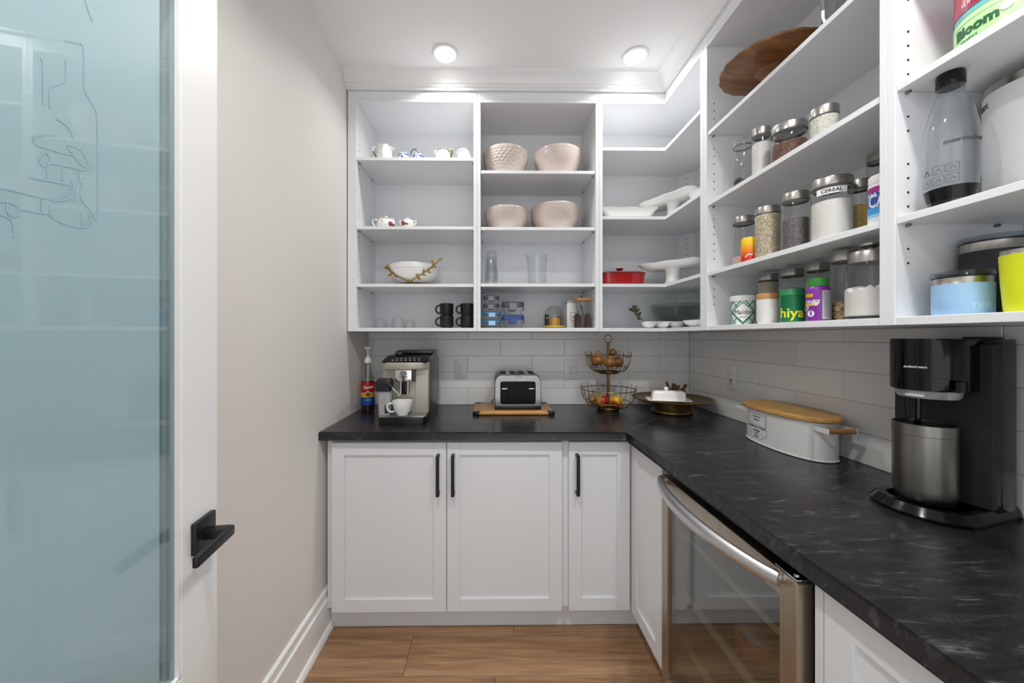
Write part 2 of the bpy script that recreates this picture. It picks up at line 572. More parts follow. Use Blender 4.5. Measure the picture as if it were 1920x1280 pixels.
# ------------------------------------------------------------------ recessed ceiling lights
lens_m, _nt, _b = new('lamp_lens')
_b.inputs['Emission Color'].default_value = (1, 0.985, 0.96, 1); _b.inputs['Emission Strength'].default_value = 14
_b.inputs['Base Color'].default_value = (1, 1, 1, 1)
for i, (x, y) in enumerate(POTS):
    t = thing('ceiling_light', ['lit round recessed ceiling light above the left shelf units', 'lit round recessed ceiling light near the inner corner of the crown moulding',
              'recessed ceiling light nearer the doorway on the left', 'recessed ceiling light nearer the doorway on the right'][i], 'light', (x, y, ZC), 0)
    MB().lathe([(.052, -.0005), (.062, -.0005), (.063, -.004), (.058, -.007), (.050, -.006), (.048, -.002)], 40).done('trim_ring', 'trim', t)
    MB().lathe([(0, -.0035), (.049, -.0035)], 40).done('lens', lens_m, t)
    ld = bpy.data.lights.new('lamp_glow', 'AREA'); ld.shape = 'DISK'; ld.size = 0.095; ld.energy = POT_POWER[i]; ld.spread = math.radians(140)
    ld.color = (1, 0.975, 0.94)
    lo = bpy.data.objects.new('lamp_glow', ld); COL.objects.link(lo); lo.parent = t; lo.location = (0, 0, -.008)

# ================================================================== FROSTED DOOR, swung in against the left wall
DE = Vector((-0.57, 0.76, 0)); DD = Vector((-0.1305, 0.9914, 0)).normalized(); DN = Vector((DD.y, -DD.x, 0))
DW = 0.71
DH = DE - DD * DW
door = struct(thing('door_1', 'white framed frosted glass door standing open at the left', 'door', DH, math.atan2(DD.y, DD.x)))
del door['category']
# local frame: x from hinge to free edge, -y is the face towards the room, z up
st, gz0, gz1, DZ = 0.1054, 0.722, 1.955, 2.065
for a, b in ((0, st), (DW - st, DW)):
    MB().box(a, b, 0, .036, .008, DZ, .0015, 1).done('stile', 'trim', door, ang=0)
MB().box(st, DW - st, 0, .036, gz1, DZ, .0015, 1).done('top_rail', 'trim', door, ang=0)
MB().box(st, DW - st, 0, .036, gz0 - .13, gz0, .0015, 1).done('lock_rail', 'trim', door, ang=0)
MB().box(st, DW - st, 0, .036, .008, .22, .0015, 1).done('bottom_rail', 'trim', door, ang=0)
MB().box(st, DW - st, .010, .026, .22, gz0 - .13).done('lower_panel', 'trim', door, ang=0)
b = MB()
for a, c in ((st, st + .005), (DW - st - .005, DW - st)):
    b.prism([(a, 0.0005), (c, 0.0005), (c, .0075), (a, .0075)], gz0, gz1)
b.box(st, DW - st, .0005, .0075, gz1 - .006, gz1); b.box(st, DW - st, .0005, .0075, gz0, gz0 + .006)
b.done('glazing_bead', 'trim', door, ang=0)
GY = .008
# line drawing etched in the glass
def on_glass(px, py):
    p0 = DH - DN * GY
    r = ray(px, py)
    k = (p0 - EYE).dot(DN) / Vector((r.x, r.y, 0)).dot(DN) if False else ((p0.x - EYE.x) * DN.x + (p0.y - EYE.y) * DN.y) / (r.x * DN.x + r.y * DN.y)
    q = EYE + r * k
    return Vector(((q.x - DH.x) * DD.x + (q.y - DH.y) * DD.y, GY - .0004, q.z))
xA = on_glass(299, 800).x                       # the frosting stops short of the bead, leaving a clear margin
MB().box(st - .004, xA, GY, GY + .006, gz0 - .004, gz1 + .004).done('glass_pane', 'frost', door, ang=0)
MB().box(xA + .0002, DW - st + .004, GY, GY + .006, gz0 - .004, gz1 + .004).done('clear_margin', glass_mat('teal_glass', (.80, .89, .91), base=.06), door, ang=0)
lines = [
    [(123, 112), (123, 149), (112, 156), (97, 163), (93, 174), (92, 203)], [(120, 76), (140, 80), (156, 90), (157, 160), (165, 182), (178, 205), (182, 235), (183, 400), (172, 401)],
    [(75, 108), (80, 122), (81, 196)], [(105, 222), (120, 232), (132, 245), (136, 258)], [(60, 258), (82, 252), (108, 254)],
    [(62, 260), (66, 270), (95, 280), (135, 290), (124, 273), (140, 275), (158, 290), (164, 318), (120, 310), (92, 306)], [(135, 290), (150, 306), (163, 316)],
    [(72, 298), (80, 312), (90, 308), (92, 295), (84, 285), (72, 298)], [(88, 310), (88, 334)], [(117, 316), (117, 338)], [(148, 320), (148, 340)],
    [(55, 332), (90, 339), (131, 347), (128, 358), (120, 368), (100, 374), (60, 366), (30, 358), (0, 352)], [(40, 392), (75, 399), (94, 402)], [(78, 372), (78, 398)],
    [(134, 338), (137, 352), (130, 372), (98, 378), (94, 392), (98, 408), (118, 418), (140, 425), (165, 425), (172, 410), (170, 395), (155, 378), (150, 362), (155, 346), (148, 342), (142, 355), (141, 378)],
    [(152, 398), (154, 412), (152, 424)], [(165, 398), (167, 412), (163, 424)], [(0, 377), (20, 380), (34, 390), (32, 404), (18, 404), (12, 392), (14, 380)], [(0, 402), (18, 410), (25, 425), (25, 445)],
    [(160, 0), (166, 22), (173, 40)],
]
b = MB()
def smooth(P, n=4):
    out = []
    for i in range(len(P) - 1):
        a, b_, c, d_ = P[max(i - 1, 0)], P[i], P[i + 1], P[min(i + 2, len(P) - 1)]
        for k in range(n):
            t = k / n
            out.append(tuple(.5 * (2 * b_[j] + (c[j] - a[j]) * t + (2 * a[j] - 5 * b_[j] + 4 * c[j] - d_[j]) * t * t + (3 * b_[j] - a[j] - 3 * c[j] + d_[j]) * t ** 3) for j in (0, 1)))
    return out + [P[-1]]
for ln in lines:
    q = [on_glass(*p) for p in smooth(ln)]
    for p0_, p1_ in zip(q, q[1:]):
        t_ = Vector((p1_.x - p0_.x, 0, p1_.z - p0_.z)); L_ = t_.length
        if L_ < 1e-6: continue
        n_ = Vector((-t_.z, 0, t_.x)) / L_ * .0008
        f_ = [b.bm.verts.new(v) for v in (p0_ + n_, p1_ + n_, p1_ - n_, p0_ - n_)]
        b.bm.faces.new(f_)
b.done('etched_drawing', mat('etched_line', '98B8C2', 0.45), door, 0)['kind'] = 'stuff'
# lever handle on both faces
def lever(sgn):
    yy = lambda v: v if sgn < 0 else .036 - v
    h = MB()
    def bx(x0, x1, a, c, z0, z1, bev):
        a, c = (-a, -c) if sgn < 0 else (.036 + a, .036 + c)
        h.box(x0, x1, min(a, c), max(a, c), z0, z1, bev, 2)
    bx(DW - .0815, DW - .0215, 0, .010, .925, .985, .002)
    o = h.done('door_handle', 'black', door)
    h = MB()
    bx(DW - .060, DW - .040, .010, .048, .943, .962, .002)
    bx(DW - .150, DW - .038, .044, .054, .941, .961, .0035)
    h.done('lever', 'black', o)
    return o
lever(-1); lever(1)
MB().box(DW - .0005, DW + .001, .006, .030, .90, 1.01).done('latch_plate', 'black', door, ang=0)

# ================================================================== BASE CABINETS
YD, XD = 1.62, 0.625           # door faces of the two runs
DT = .019
def shaker(w_, h_, fr=.057, rec=.009):
    """front in local x-z, face at y=0 looking to -y"""
    b = MB()
    b.box(0, fr, 0, DT, 0, h_, .001, 1); b.box(w_ - fr, w_, 0, DT, 0, h_, .001, 1)
    b.box(fr, w_ - fr, 0, DT, 0, fr, .001, 1); b.box(fr, w_ - fr, 0, DT, h_ - fr, h_, .001, 1)
    b.box(fr - .002, w_ - fr + .002, rec, DT - .002, fr - .002, h_ - fr + .002)
    return b
def bar_handle(parent, x, z0, z1):
    b = MB()
    b.box(x - .007, x + .007, -.034, -.024, z0, z1, .0012, 1)
    b.box(x - .007, x + .007, -.026, .0005, z1 - .014, z1, .001, 1)
    b.box(x - .007, x + .007, -.026, .0005, z0, z0 + .014, .001, 1)
    return b.done('handle', 'black', parent, ang=0)
zd0, zd1 = .106, .861
def cabdoor(parent, x0, x1, hx=None):
    o = shaker(x1 - x0, zd1 - zd0).done('door', 'cabdoor', parent, ang=0)
    o.location = (x0, 0, zd0)
    if hx is not None: bar_handle(o, hx - x0, .525, .705)
    return o
X = lambda px: onY(px, 0, YD).x
c1 = thing('base_cabinet', 'white double-door base cabinet under the coffee machine and toaster', 'cabinet', (0, YD, 0))
MB().box(XL + .019, .3285, DT + .001, .60, .113, .875).done('carcass', 'cabdoor', c1, ang=0)
MB().box(XL + .019, .3285, .056, .075, .0005, .112).done('toe_kick', 'cabdoor', c1, ang=0)
cabdoor(c1, X(621.5), X(836.6), X(822)); cabdoor(c1, X(838.2), X(1054), X(850))
c2 = thing('corner_cabinet', 'white corner base cabinet with one narrow door facing the room and one facing left', 'cabinet', (0, YD, 0))
MB().box(.3290, 1.2195, DT + .001, .60, .113, .875).done('carcass', 'cabdoor', c2, ang=0)
MB().box(XD + DT + .001, 1.2195, -.295, DT + .001, .113, .875).done('side_carcass', 'cabdoor', c2, ang=0)
MB().box(.3290, .70, .056, .075, .0005, .112).done('toe_kick', 'cabdoor', c2, ang=0)
MB().box(.681, .70, -.295, .056, .0005, .112).done('toe_kick', 'cabdoor', c2, ang=0)
cabdoor(c2, X(1067), X(1181), X(1081.5))
d = shaker(.292, zd1 - zd0).done('door', 'cabdoor', c2, ang=0)
d.location = (XD, -.0025, zd0); d.rotation_euler = (0, 0, -PI / 2)
YN = .6956
c3 = thing('base_cabinet', 'white base cabinet at the lower right, beside the wine fridge', 'cabinet', (XD, YN, 0), -PI / 2)
# local x runs towards the camera, local y into the run
MB().box(0, .92, DT + .001, .5945, .113, .875).done('carcass', 'cabdoor', c3, ang=0)
MB().box(0, .0175, .001, DT, .113, .872).done('filler', 'cabdoor', c3, ang=0)
MB().box(0, .92, .056, .075, .0005, .112).done('toe_kick', 'cabdoor', c3, ang=0)
cabdoor(c3, .0195, .47, .43); cabdoor(c3, .473, .92, .51)

# worktop: one L-shaped slab with eased edges
ct = MB()
pl = [(XL + .0005, 2.2335), (XL + .0005, 1.591), (.567, 1.591), (.588, 1.586), (.597, 1.566), (.597, -.2), (XR - .0005, -.2), (XR - .0005, 2.2335)]
ct.prism(pl, .8764, .915, .009, 4, only=[1, 2, 3, 4])
cto = tag(ct.done('worktop', 'stone', None, 40), 'black soapstone-look worktop running in an L along both walls', 'worktop')
s_ = Vector((.588, 1.586, 0)); e_ = Vector((1.22, 2.225, 0))
nn = Vector((-(e_ - s_).y, (e_ - s_).x, 0)).normalized() * .0006
MB().prism([tuple((s_ + (e_ - s_) * .015 - nn)[:2]), tuple((e_ - nn)[:2]), tuple((e_ + nn)[:2]), tuple((s_ + (e_ - s_) * .015 + nn)[:2])], .9149, .91515).done('mitre_joint', mat('joint', '5A5B5E', 0.6), cto, ang=0)

# ================================================================== UPPER SHELF UNITS
SH = .016
PIN = {}
def pins(parent, pts, axis):
    for p in pts:
        if axis not in PIN:
            o = MB().cyl((0, 0, 0), .0032, .009, 8, axis).done('shelf_pin', 'pin', parent); PIN[axis] = o.data
        else:
            o = bpy.data.objects.new('shelf_pin', PIN[axis]); COL.objects.link(o); o.parent = parent
        o.location = p
def holes(parent, pts, axis):
    b = MB()
    for p in pts: b.cyl(p, .0026, .0006, 8, axis)
    o = b.done('pin_hole', 'hole', parent)
    o['kind'] = 'stuff'
    return o
def back_unit(label, pxs, levels, lf=0):
    x0, x1, x2, x3 = [onY(p, 0, UF).x for p in pxs]
    x0 = max(x0, XL + .0005)
    t = thing('shelf_unit', label, 'shelving', ((x0 + x3) / 2, UF, ZU))
    ox, oz = -(x0 + x3) / 2, -ZU
    def bx(a, b_, c, d_, e, f, nm, mt='cab'):
        return MB().box(a + ox, b_ + ox, c - UF, d_ - UF, e + oz, f + oz, .0008, 1).done(nm, mt, t, ang=0)
    bx(x0, x1, UF, 2.2255, ZU, 2.6146, 'side_panel'); bx(x2, x3, UF, 2.2255, ZU, 2.6146, 'side_panel')
    bx(x1, x2, UF + .002, 2.21, ZU, ZU + .018, 'bottom_panel'); bx(x1, x2, UF + .001, 2.21, ZT, ZT + .018, 'top_panel')
    bx(x1, x2, UF, UF + .018, ZT + .0181, 2.6146, 'top_rail')
    bx(x1, x2, 2.2101, 2.2255, ZU, ZT + .018, 'back_panel')
    pp = []; hh = []
    for z in levels:
        bx(x1 + .001, x2 - .001, UF + .004, 2.209, z, z + SH, 'shelf')
        for yy in (UF + .035, 2.14):
            pp.append((x1 + ox, yy - UF, z - .004 + oz)); pp.append((x2 - .009 + ox, yy - UF, z - .004 + oz))
        for k in range(1, 4):
            for s in (1, -1):
                zz = z + s * .032 * k
                if ZU < zz < ZT:
                    for yy in (UF + .035, 2.14):
                        hh.append((x1 + ox, yy - UF, zz + oz)); hh.append((x2 - .0006 + ox, yy - UF, zz + oz))
    pins(t, pp, 'x'); holes(t, hh, 'x')
    return t
back_unit('open white shelf unit next to the left wall, holding teaware and black mugs', (652, 668.3, 888, 894.4), (2.255, 1.894, 1.593))
back_unit('open white shelf unit with the four pink bowls', (894.7, 901, 1117, 1123.4), (2.189, 1.892, 1.595))
# corner unit
def corner_unit():
    x0, x1 = onY(1123.7, 0, UF).x, onY(1130, 0, UF).x
    ya, yb = 1.552, 1.576                         # end panel on the right arm
    t = thing('shelf_unit', 'open white L-shaped corner shelf unit with white platters and a red dish', 'shelving', (UX, UF, ZU))
    def bx(a, b_, c, d_, e, f, nm): return MB().box(a - UX, b_ - UX, c - UF, d_ - UF, e - ZU, f - ZU, .0008, 1).done(nm, 'cab', t, ang=0)
    bx(x0, x1, UF, 2.2255, ZU, 2.6146, 'side_panel'); bx(UX, 1.2205, ya, yb, ZU, 2.6146, 'side_panel')
    bx(x1, 1.2205, 2.2101, 2.2255, ZU, ZT + .018, 'back_panel'); bx(1.2051, 1.2205, yb, 2.21, ZU, ZT + .018, 'back_panel')
    bx(x1, UX, UF, UF + .018, ZT + .0181, 2.6146, 'top_rail'); bx(UX, UX + .018, yb, UF + .018, ZT + .0181, 2.6146, 'top_rail')
    def ell(z0, z1, nm, g):
        pl_ = [(x1 + .0005, UF + g), (UX + g, UF + g), (UX + g, yb + .0005), (1.2045, yb + .0005), (1.2045, 2.2095), (x1 + .0005, 2.2095)]
        MB().prism([(p[0] - UX, p[1] - UF) for p in pl_], z0 - ZU, z1 - ZU).done(nm, 'cab', t, ang=0)
    ell(ZU, ZU + .018, 'bottom_panel', .002); ell(ZT, ZT + .018, 'top_panel', .001)
    for z in (2.313, 1.951, 1.595): ell(z, z + SH, 'shelf', .004)
    a, c = Vector((1.144, 2.2098)), Vector((1.2048, 2.134))
    n = Vector((-.78, -.62)).normalized() * .012
    b = MB().prism([tuple(c - Vector((UX, UF))), tuple(a - Vector((UX, UF))), tuple(a + n * .05 - Vector((UX, UF))), tuple(c + n * .05 - Vector((UX, UF)))], .019, ZT - ZU - .001)
    b.done('corner_strip', 'cab', t, ang=0)
    mid = (a + c) / 2 + n * .06 - Vector((UX, UF))
    b = MB()
    for z in (2.313, 1.951, 1.595):
        for k in range(1, 5):
            for s in (1, -1):
                b.sphere((mid.x, mid.y, z + s * .032 * k - ZU), .0028, u=8, v=6)
    b.done('pin_hole', 'hole', t)['kind'] = 'stuff'
corner_unit()
def right_unit(label, ys, levels, rows):
    y0, y1, y2, y3 = ys       # far panel y0>y1, near panel y2>y3
    t = thing('shelf_unit', label, 'shelving', (UX, (y0 + y3) / 2, ZU))
    oy = -(y0 + y3) / 2
    def bx(a, b_, c, d_, e, f, nm): return MB().box(a - UX, b_ - UX, c + oy, d_ + oy, e - ZU, f - ZU, .0008, 1).done(nm, 'cab', t, ang=0)
    bx(UX, 1.2205, y1, y0, ZU, 2.6146, 'side_panel'); bx(UX, 1.2205, y3, y2, ZU, 2.6146, 'side_panel')
    bx(1.2051, 1.2205, y2, y1, ZU, ZT + .018, 'back_panel')
    bx(UX + .002, 1.205, y2, y1, ZU, ZU + .018, 'bottom_panel'); bx(UX + .001, 1.205, y2, y1, ZT, ZT + .018, 'top_panel')
    bx(UX, UX + .018, y2, y1, ZT + .0181, 2.6146, 'top_rail')
    pp = []; hh = []
    for z in levels:
        bx(UX + .004, 1.2045, y2 + .001, y1 - .001, z, z + SH, 'shelf')
        for xx in (UX + .026, 1.14):
            pp.append((xx - UX, y1 - .009 + oy, z - .004 - ZU)); pp.append((xx - UX, y2 + oy, z - .004 - ZU))
        for k in rows:
            zz = z + .032 * k + .008
            for xx in (UX + .030, 1.14):
                hh.append((xx - UX, y1 - .0006 + oy, zz - ZU))
    pins(t, pp, 'y'); holes(t, hh, 'y')
    return t
right_unit('open white shelf unit on the right wall, full of storage jars', (1.5515, 1.526, .843, .8265), (2.183, 1.885, 1.590), (-4, -3, -2, 2, 3, 4))
right_unit('open white shelf unit nearest on the right, with the soda bottle and tumblers', (.826, .810, .06, .042), (2.183, 1.887, 1.588), (-3, -2, 1, 2, 3, 4))
# ================================================================== HELPERS FOR SMALL THINGS
def rod(a, b, n=6): a, b = Vector(a), Vector(b); return [a + (b - a) * i / n for i in range(n + 1)]
def arc(c, r, a0, a1, n=14, u=(1, 0, 0), v=(0, 0, 1), ry=None):
    u, v, c = Vector(u), Vector(v), Vector(c); ry = r if ry is None else ry
    return [c + u * r * cos(a0 + (a1 - a0) * i / n) + v * ry * sin(a0 + (a1 - a0) * i / n) for i in range(n + 1)]
def patch(mb, place, x0, x1, y0, y1, n=10, d=.0005):
    A = [mb.bm.verts.new(place(x0 + (x1 - x0) * i / n, y0, d)) for i in range(n + 1)]
    B = [mb.bm.verts.new(place(x0 + (x1 - x0) * i / n, y1, d)) for i in range(n + 1)]
    for i in range(n): mb.bm.faces.new((A[i], A[i + 1], B[i + 1], B[i])).material_index = mb.m
def stroke(mb, place, pts, w_, n=6, d=.0007):
    for (xa, ya), (xb, yb) in zip(pts, pts[1:]):
        L_ = math.hypot(xb - xa, yb - ya) or 1
        nx, ny = -(yb - ya) / L_ * w_ / 2, (xb - xa) / L_ * w_ / 2
        A, B = [], []
        for i in range(n + 1):
            x, y = xa + (xb - xa) * i / n, ya + (yb - ya) * i / n
            A.append(mb.bm.verts.new(place(x + nx, y + ny, d))); B.append(mb.bm.verts.new(place(x - nx, y - ny, d)))
        for i in range(n): mb.bm.faces.new((A[i], A[i + 1], B[i + 1], B[i])).material_index = mb.m
def poly(mb, place, pts, d=.0007):
    mb.bm.faces.new([mb.bm.verts.new(place(x, y, d)) for x, y in pts]).material_index = mb.m
def phi_at(px, x, y, r):
    d_ = ray(px); n_ = math.hypot(d_.x, d_.y); ux, uy = d_.x / n_, d_.y / n_
    b_ = ux * x + uy * y; c_ = x * x + y * y - r * r; q_ = max(0, b_ * b_ - c_); k_ = b_ - math.sqrt(q_)
    return math.atan2(uy * k_ - y, ux * k_ - x)
def near_z(py, x, y, r):
    d = math.hypot(x, y); k = 1 - r / d
    return zat(py, x * k, y * k)
def facing(x, y): return math.atan2(-y, -x)
def band(prof, seg=48): return MB().lathe(prof, seg)

# ================================================================== LEFT UNIT
zA1, zA2, zA3, zA4 = 2.2718, 1.9108, 1.6098, 1.3788
# --- top shelf: white creamer with a gilded handle
x, y, r = between(707, 735, 1.918, 'Y')
h = near_z(269, x, y, r) - zA1
t = thing('creamer', 'white fluted creamer with half gilded handle, leftmost on the top shelf of the left unit', 'jug', (x, y, zA1))
def flute(rr, zz, a):
    f = 1 + .035 * cos(8 * a)
    k = max(0, (zz / h - .62) / .38)
    sp = max(0, cos(a)) ** 6
    return rr * f + sp * k * .020, zz + k * (.004 * cos(6 * a) - .010 * sp)
MB().lathe([(0, .001), (r * .70, 0), (r * .78, .006), (r * .98, h * .25), (r * 1.0, h * .45), (r * .86, h * .68), (r * .84, h * .80), (r * .95, h * .97), (r * .92, h), (r * .80, h * .82), (r * .9, h * .45), (r * .6, .006), (0, .006)], 48, fn=flute).done('body', 'white', t)
hp = [(-r * .84, 0, h * .80), (-r * 1.25, 0, h * 1.0), (-r * 1.5, 0, h * 1.02), (-r * 1.62, 0, h * .88), (-r * 1.58, 0, h * .70)]
MB().tube(hp, .0035, 8).done('handle', 'white', t)
MB().tube([(-r * 1.58, 0, h * .71), (-r * 1.35, 0, h * .5), (-r * 1.08, 0, h * .24)], .0038, 8).done('gilding', 'gold', t, label='gilded lower half of the handle')
# --- blue and white pair
bw = grain_mat('blue_white_glaze', ['1E4F9E', '3D74C0', 'F2F3F6', 'F4F4F6'], 60, 0.12, [0.0, .46, .54, 1], 'noise', 0)
for i, (xl, xr, yt) in enumerate(((747, 768, 281), (775, 794, 283))):
    x, y, r = between(xl, xr, 1.922 + .012 * i, 'Y')
    h = near_z(yt, x, y, r) - zA1
    t = thing('porcelain_pot', ['small deep blue and white porcelain pot beside the fluted creamer', 'small blue and white porcelain pot with an arched handle over it'][i], 'pot', (x, y, zA1), 0, None)
    MB().lathe([(0, .001), (r * .7, 0), (r, h * .35), (r * .97, h * .62), (r * .75, h * .86), (r * .3, h * .99), (0, h)], 28).done('body', bw, t)
    MB().lathe([(r * .98, h * .60), (r * 1.03, h * .63), (r * .96, h * .66)], 28).done('rim_line', mat('cobalt', '274F92', 0.2), t)
    if i: MB().tube(arc((-r * .75, 0, h * .95), r * .75, math.radians(190), math.radians(-20), 14, ry=.026), .0028, 8).done('handle', mat('cobalt_handle', '3C4F78', 0.2), t)
# --- sugar bowl with gilt finial
x, y, r = between(817, 844, 1.918, 'Y')
h = near_z(274, x, y, r) - zA1
t = thing('sugar_bowl', 'white lidded sugar bowl with a gold finial and gold ear on its right', 'pot', (x, y, zA1))
MB().lathe([(0, .001), (r * .85, 0), (r * .95, h * .2), (r, h * .4), (r * .82, h * .75), (r * .74, h * .92), (r * .6, h * .93)], 40, fn=lambda q, z, a: (q * (1 + .03 * cos(8 * a)), z)).done('body', 'white', t)
l = MB().lathe([(r * .84, h * .93), (r * .86, h * .96), (r * .6, h * 1.06), (r * .2, h * 1.10), (0, h * 1.10)], 32).done('lid', 'white', t)
MB().lathe([(0, h * 1.10), (.004, h * 1.10), (.003, h * 1.16), (.006, h * 1.22), (.002, h * 1.30), (0, h * 1.31)], 14).done('finial', 'gold', l)
MB().tube([(r * .74, 0, h * .90), (r * 1.15, 0, h * 1.0), (r * 1.32, 0, h * .85), (r * 1.12, 0, h * .45), (r * .98, 0, h * .2)], .0042, 8).done('handle', 'gold', t)
MB().tube([(-r * .74, 0, h * .90), (-r * 1.1, 0, h * .98), (-r * 1.15, 0, h * .85), (-r * .95, 0, h * .6)], .003, 8).done('ear', 'white', t)
# --- rounded white pot with a bail
x, y, r = between(857, 883, 1.922, 'Y')
h = near_z(277, x, y, r) - zA1
t = thing('porcelain_basket', 'rounded white porcelain pot with a loop handle, right of the gold finial sugar bowl', 'pot', (x, y, zA1))
MB().lathe([(0, .001), (r * .85, 0), (r, h * .3), (r * .93, h * .6), (r * .68, h * .88), (r * .3, h), (0, h * 1.01)], 36, fn=lambda q, z, a: (q * (1 + .02 * cos(10 * a)), z)).done('body', 'white', t)
MB().tube(arc((-r * .15, 0, h * .8), r * .85, 0, PI, 16, ry=h * .45), .003, 8).done('handle', 'white', t)

# --- second shelf: rose patterned creamer and sugar bowl
x, y, r = between(706, 742, 1.918, 'Y')
h = near_z(405, x, y, r) - zA2
pm = motif_mat('rose_print', 'F1EFEC', [((-.010, -r, h * .62), .008, 'C04A66'), ((r * .72, -r * .7, h * .38), .017, '8E2A44'), ((r * .9, -r * .3, h * .3), .012, '5A4A30')])
t = thing('creamer', 'white creamer with crimson roses and a curled handle, on the second shelf down', 'jug', (x, y, zA2))
def lip(rr, zz, a):
    k = max(0, (zz / h - .55) / .45); sp = max(0, cos(a - .35)) ** 4
    return rr + sp * k * .012, zz + k * sp * .010
MB().lathe([(0, .001), (r * .6, 0), (r * .65, .005), (r * .98, h * .32), (r, h * .45), (r * .8, h * .75), (r * .72, h * .85), (r * .78, h * .95), (r * .74, h * .95), (r * .6, h * .8), (r * .9, h * .4), (0, .01)], 40, fn=lip).done('body', pm, t)
MB().tube([(-r * .78, 0, h * .78), (-r * 1.15, 0, h * .98), (-r * 1.5, 0, h * .85), (-r * 1.42, 0, h * .5), (-r * 1.2, 0, h * .32), (-r * 1.0, 0, h * .12), (-r * .85, 0, h * .16)], .004, 8).done('handle', 'white', t)
MB().lathe([(r * .7, h * .9), (r * .45, h * 1.02), (.006, h * 1.06), (.004, h * 1.14), (.010, h * 1.20), (.006, h * 1.27), (0, h * 1.28)], 24).done('lid', 'white', t)
x, y, r = between(752, 776, 1.920, 'Y')
h = near_z(408, x, y, r) - zA2
pm = motif_mat('rose_print_bowl', 'F1EFEC', [((-r * .55, -r * .8, h * .45), .014, '8E2A44'), ((r * .05, -r, h * .3), .008, '6B5A2E'), ((-r * .7, -r * .6, h * .85), .008, '5B5148')])
t = thing('sugar_bowl', 'small white sugar bowl with crimson roses, right of the curled-handle creamer', 'pot', (x, y, zA2))
MB().lathe([(0, .001), (r * .6, 0), (r * .66, .004), (r, h * .45), (r * .95, h * .7), (r * .85, h * .9), (r * .7, h * .92)], 32).done('body', pm, t)
MB().lathe([(r * .84, h * .92), (r * .5, h * 1.04), (.004, h * 1.08), (.003, h * 1.14), (.007, h * 1.2), (0, h * 1.23)], 24).done('lid', 'white', t)
MB().tube([(r * .9, 0, h * .8), (r * 1.4, 0, h * .98), (r * 1.45, 0, h * .75), (r * .98, 0, h * .35)], .0032, 8).done('handle', 'white', t)
MB().tube([(-r * .9, 0, h * .8), (-r * 1.25, 0, h * .95), (-r * 1.3, 0, h * .75), (-r * .98, 0, h * .4)], .0032, 8).done('handle', 'white', t)

# --- third shelf: white bowl cradled in gilded leafy branches
x, y, r = between(729, 824, 1.925, 'Y')
h = near_z(490, x, y, r) - zA3
t = thing('fruit_bowl', 'wide white bowl cradled by gold leafy branches, on the third shelf of the left unit', 'bowl', (x, y, zA3))
zb = .012
pr = [(0, zb), (r * .35, zb + .002), (r * .68, h * .28), (r * .88, h * .5), (r * .96, h * .72), (r * .955, h * .74), (r * .99, h * .78), (r, h * .985), (r * .985, h), (r * .965, h * .98), (r * .93, h * .74), (r * .64, h * .3), (0, zb + .006)]
MB().lathe(pr, 56).done('bowl', 'white', t)
fr_ = MB().lathe([(0, 0), (r * .62, 0), (r * .64, .004), (r * .5, .020), (r * .38, .024), (0, .012)], 40)
def brs(aa, zz, k=1.02):
    q = max(.2, min(1, zz / h)); rr = r * (0.50 + .5 * min(1, q * 1.25) ** .6) * k
    return Vector((rr * cos(aa), rr * sin(aa), zz))
br1 = [brs(math.radians(-100 + 68 * i / 12), .018 + (h * .80) * (i / 12) ** 1.6) for i in range(13)]
br2 = [brs(math.radians(-84 - 78 * i / 12), .020 + (h * .62) * (i / 12) ** 1.7) for i in range(13)]
br1.append(br1[-1] + Vector((.022, 0, .018)))
fr_.tube(br1, .0030, 8); fr_.tube(br2, .0030, 8)
cr = fr_.done('branch_cradle', 'gold', t)
leaf_v = [(0, 0), (.0035, .004), (.0062, .012), (.005, .021), (0, .030), (-.005, .021), (-.0062, .012), (-.0035, .004)]
def leaf(p, ang, sc=1.0):
    b = MB()
    q = Vector(p); b_ = [(q.x + sc * (u * cos(ang) + v * sin(ang)), q.y - .004, q.z + sc * (-u * sin(ang) + v * cos(ang))) for u, v in leaf_v]
    c_ = [(a[0], a[1] - .003, a[2]) for a in b_]
    b.loft([b_, c_]).done('leaf', 'gold', cr, ang=0)
for i, a_, s_ in ((6, -60, 1), (7, 110, .9), (8, -15, 1.05), (9, 120, 1), (11, 100, 1), (12, -20, 1.1), (13, 55, 1.1), (5, 120, 1)): leaf(br1[i], math.radians(a_), s_)
for i, a_, s_ in ((6, -70, 1), (8, -40, 1), (9, -120, 1), (10, -20, 1.1), (12, -60, 1), (12, -20, 1)): leaf(br2[i], math.radians(a_), s_)

# --- bottom shelf: glass dessert cups and stacked black mugs
for i, (xl, xr, yt, fy) in enumerate(((697, 727, 594, 1.94), (734, 760, 592, 1.93), (757, 779, 597, 1.97))):
    x, y, r = between(xl, xr, fy, 'Y'); h = near_z(yt, x, y, r) - zA4
    t = tag(MB().lathe([(r, .001), (r * .98, h * .35), (r * .8, h * .8), (r * .55, h * .97), (0, h), (0, h - .006), (r * .5, h - .009), (r * .74, h * .72), (r * .94, .001)], 32,
            fn=lambda q, z, a: (q * (1 + .02 * cos(16 * a)), z)).done('glass_bowl', 'glass', None),
            ['clear cut-glass bowl turned upside down, leftmost on the bottom shelf', 'clear cut-glass bowl turned upside down, middle of the three on the bottom shelf', 'clear cut-glass bowl turned upside down, nearest the black mugs'][i], 'bowl', 'glass bowls on the bottom shelf')
    t.location = (x, y, zA4)
mug0 = None
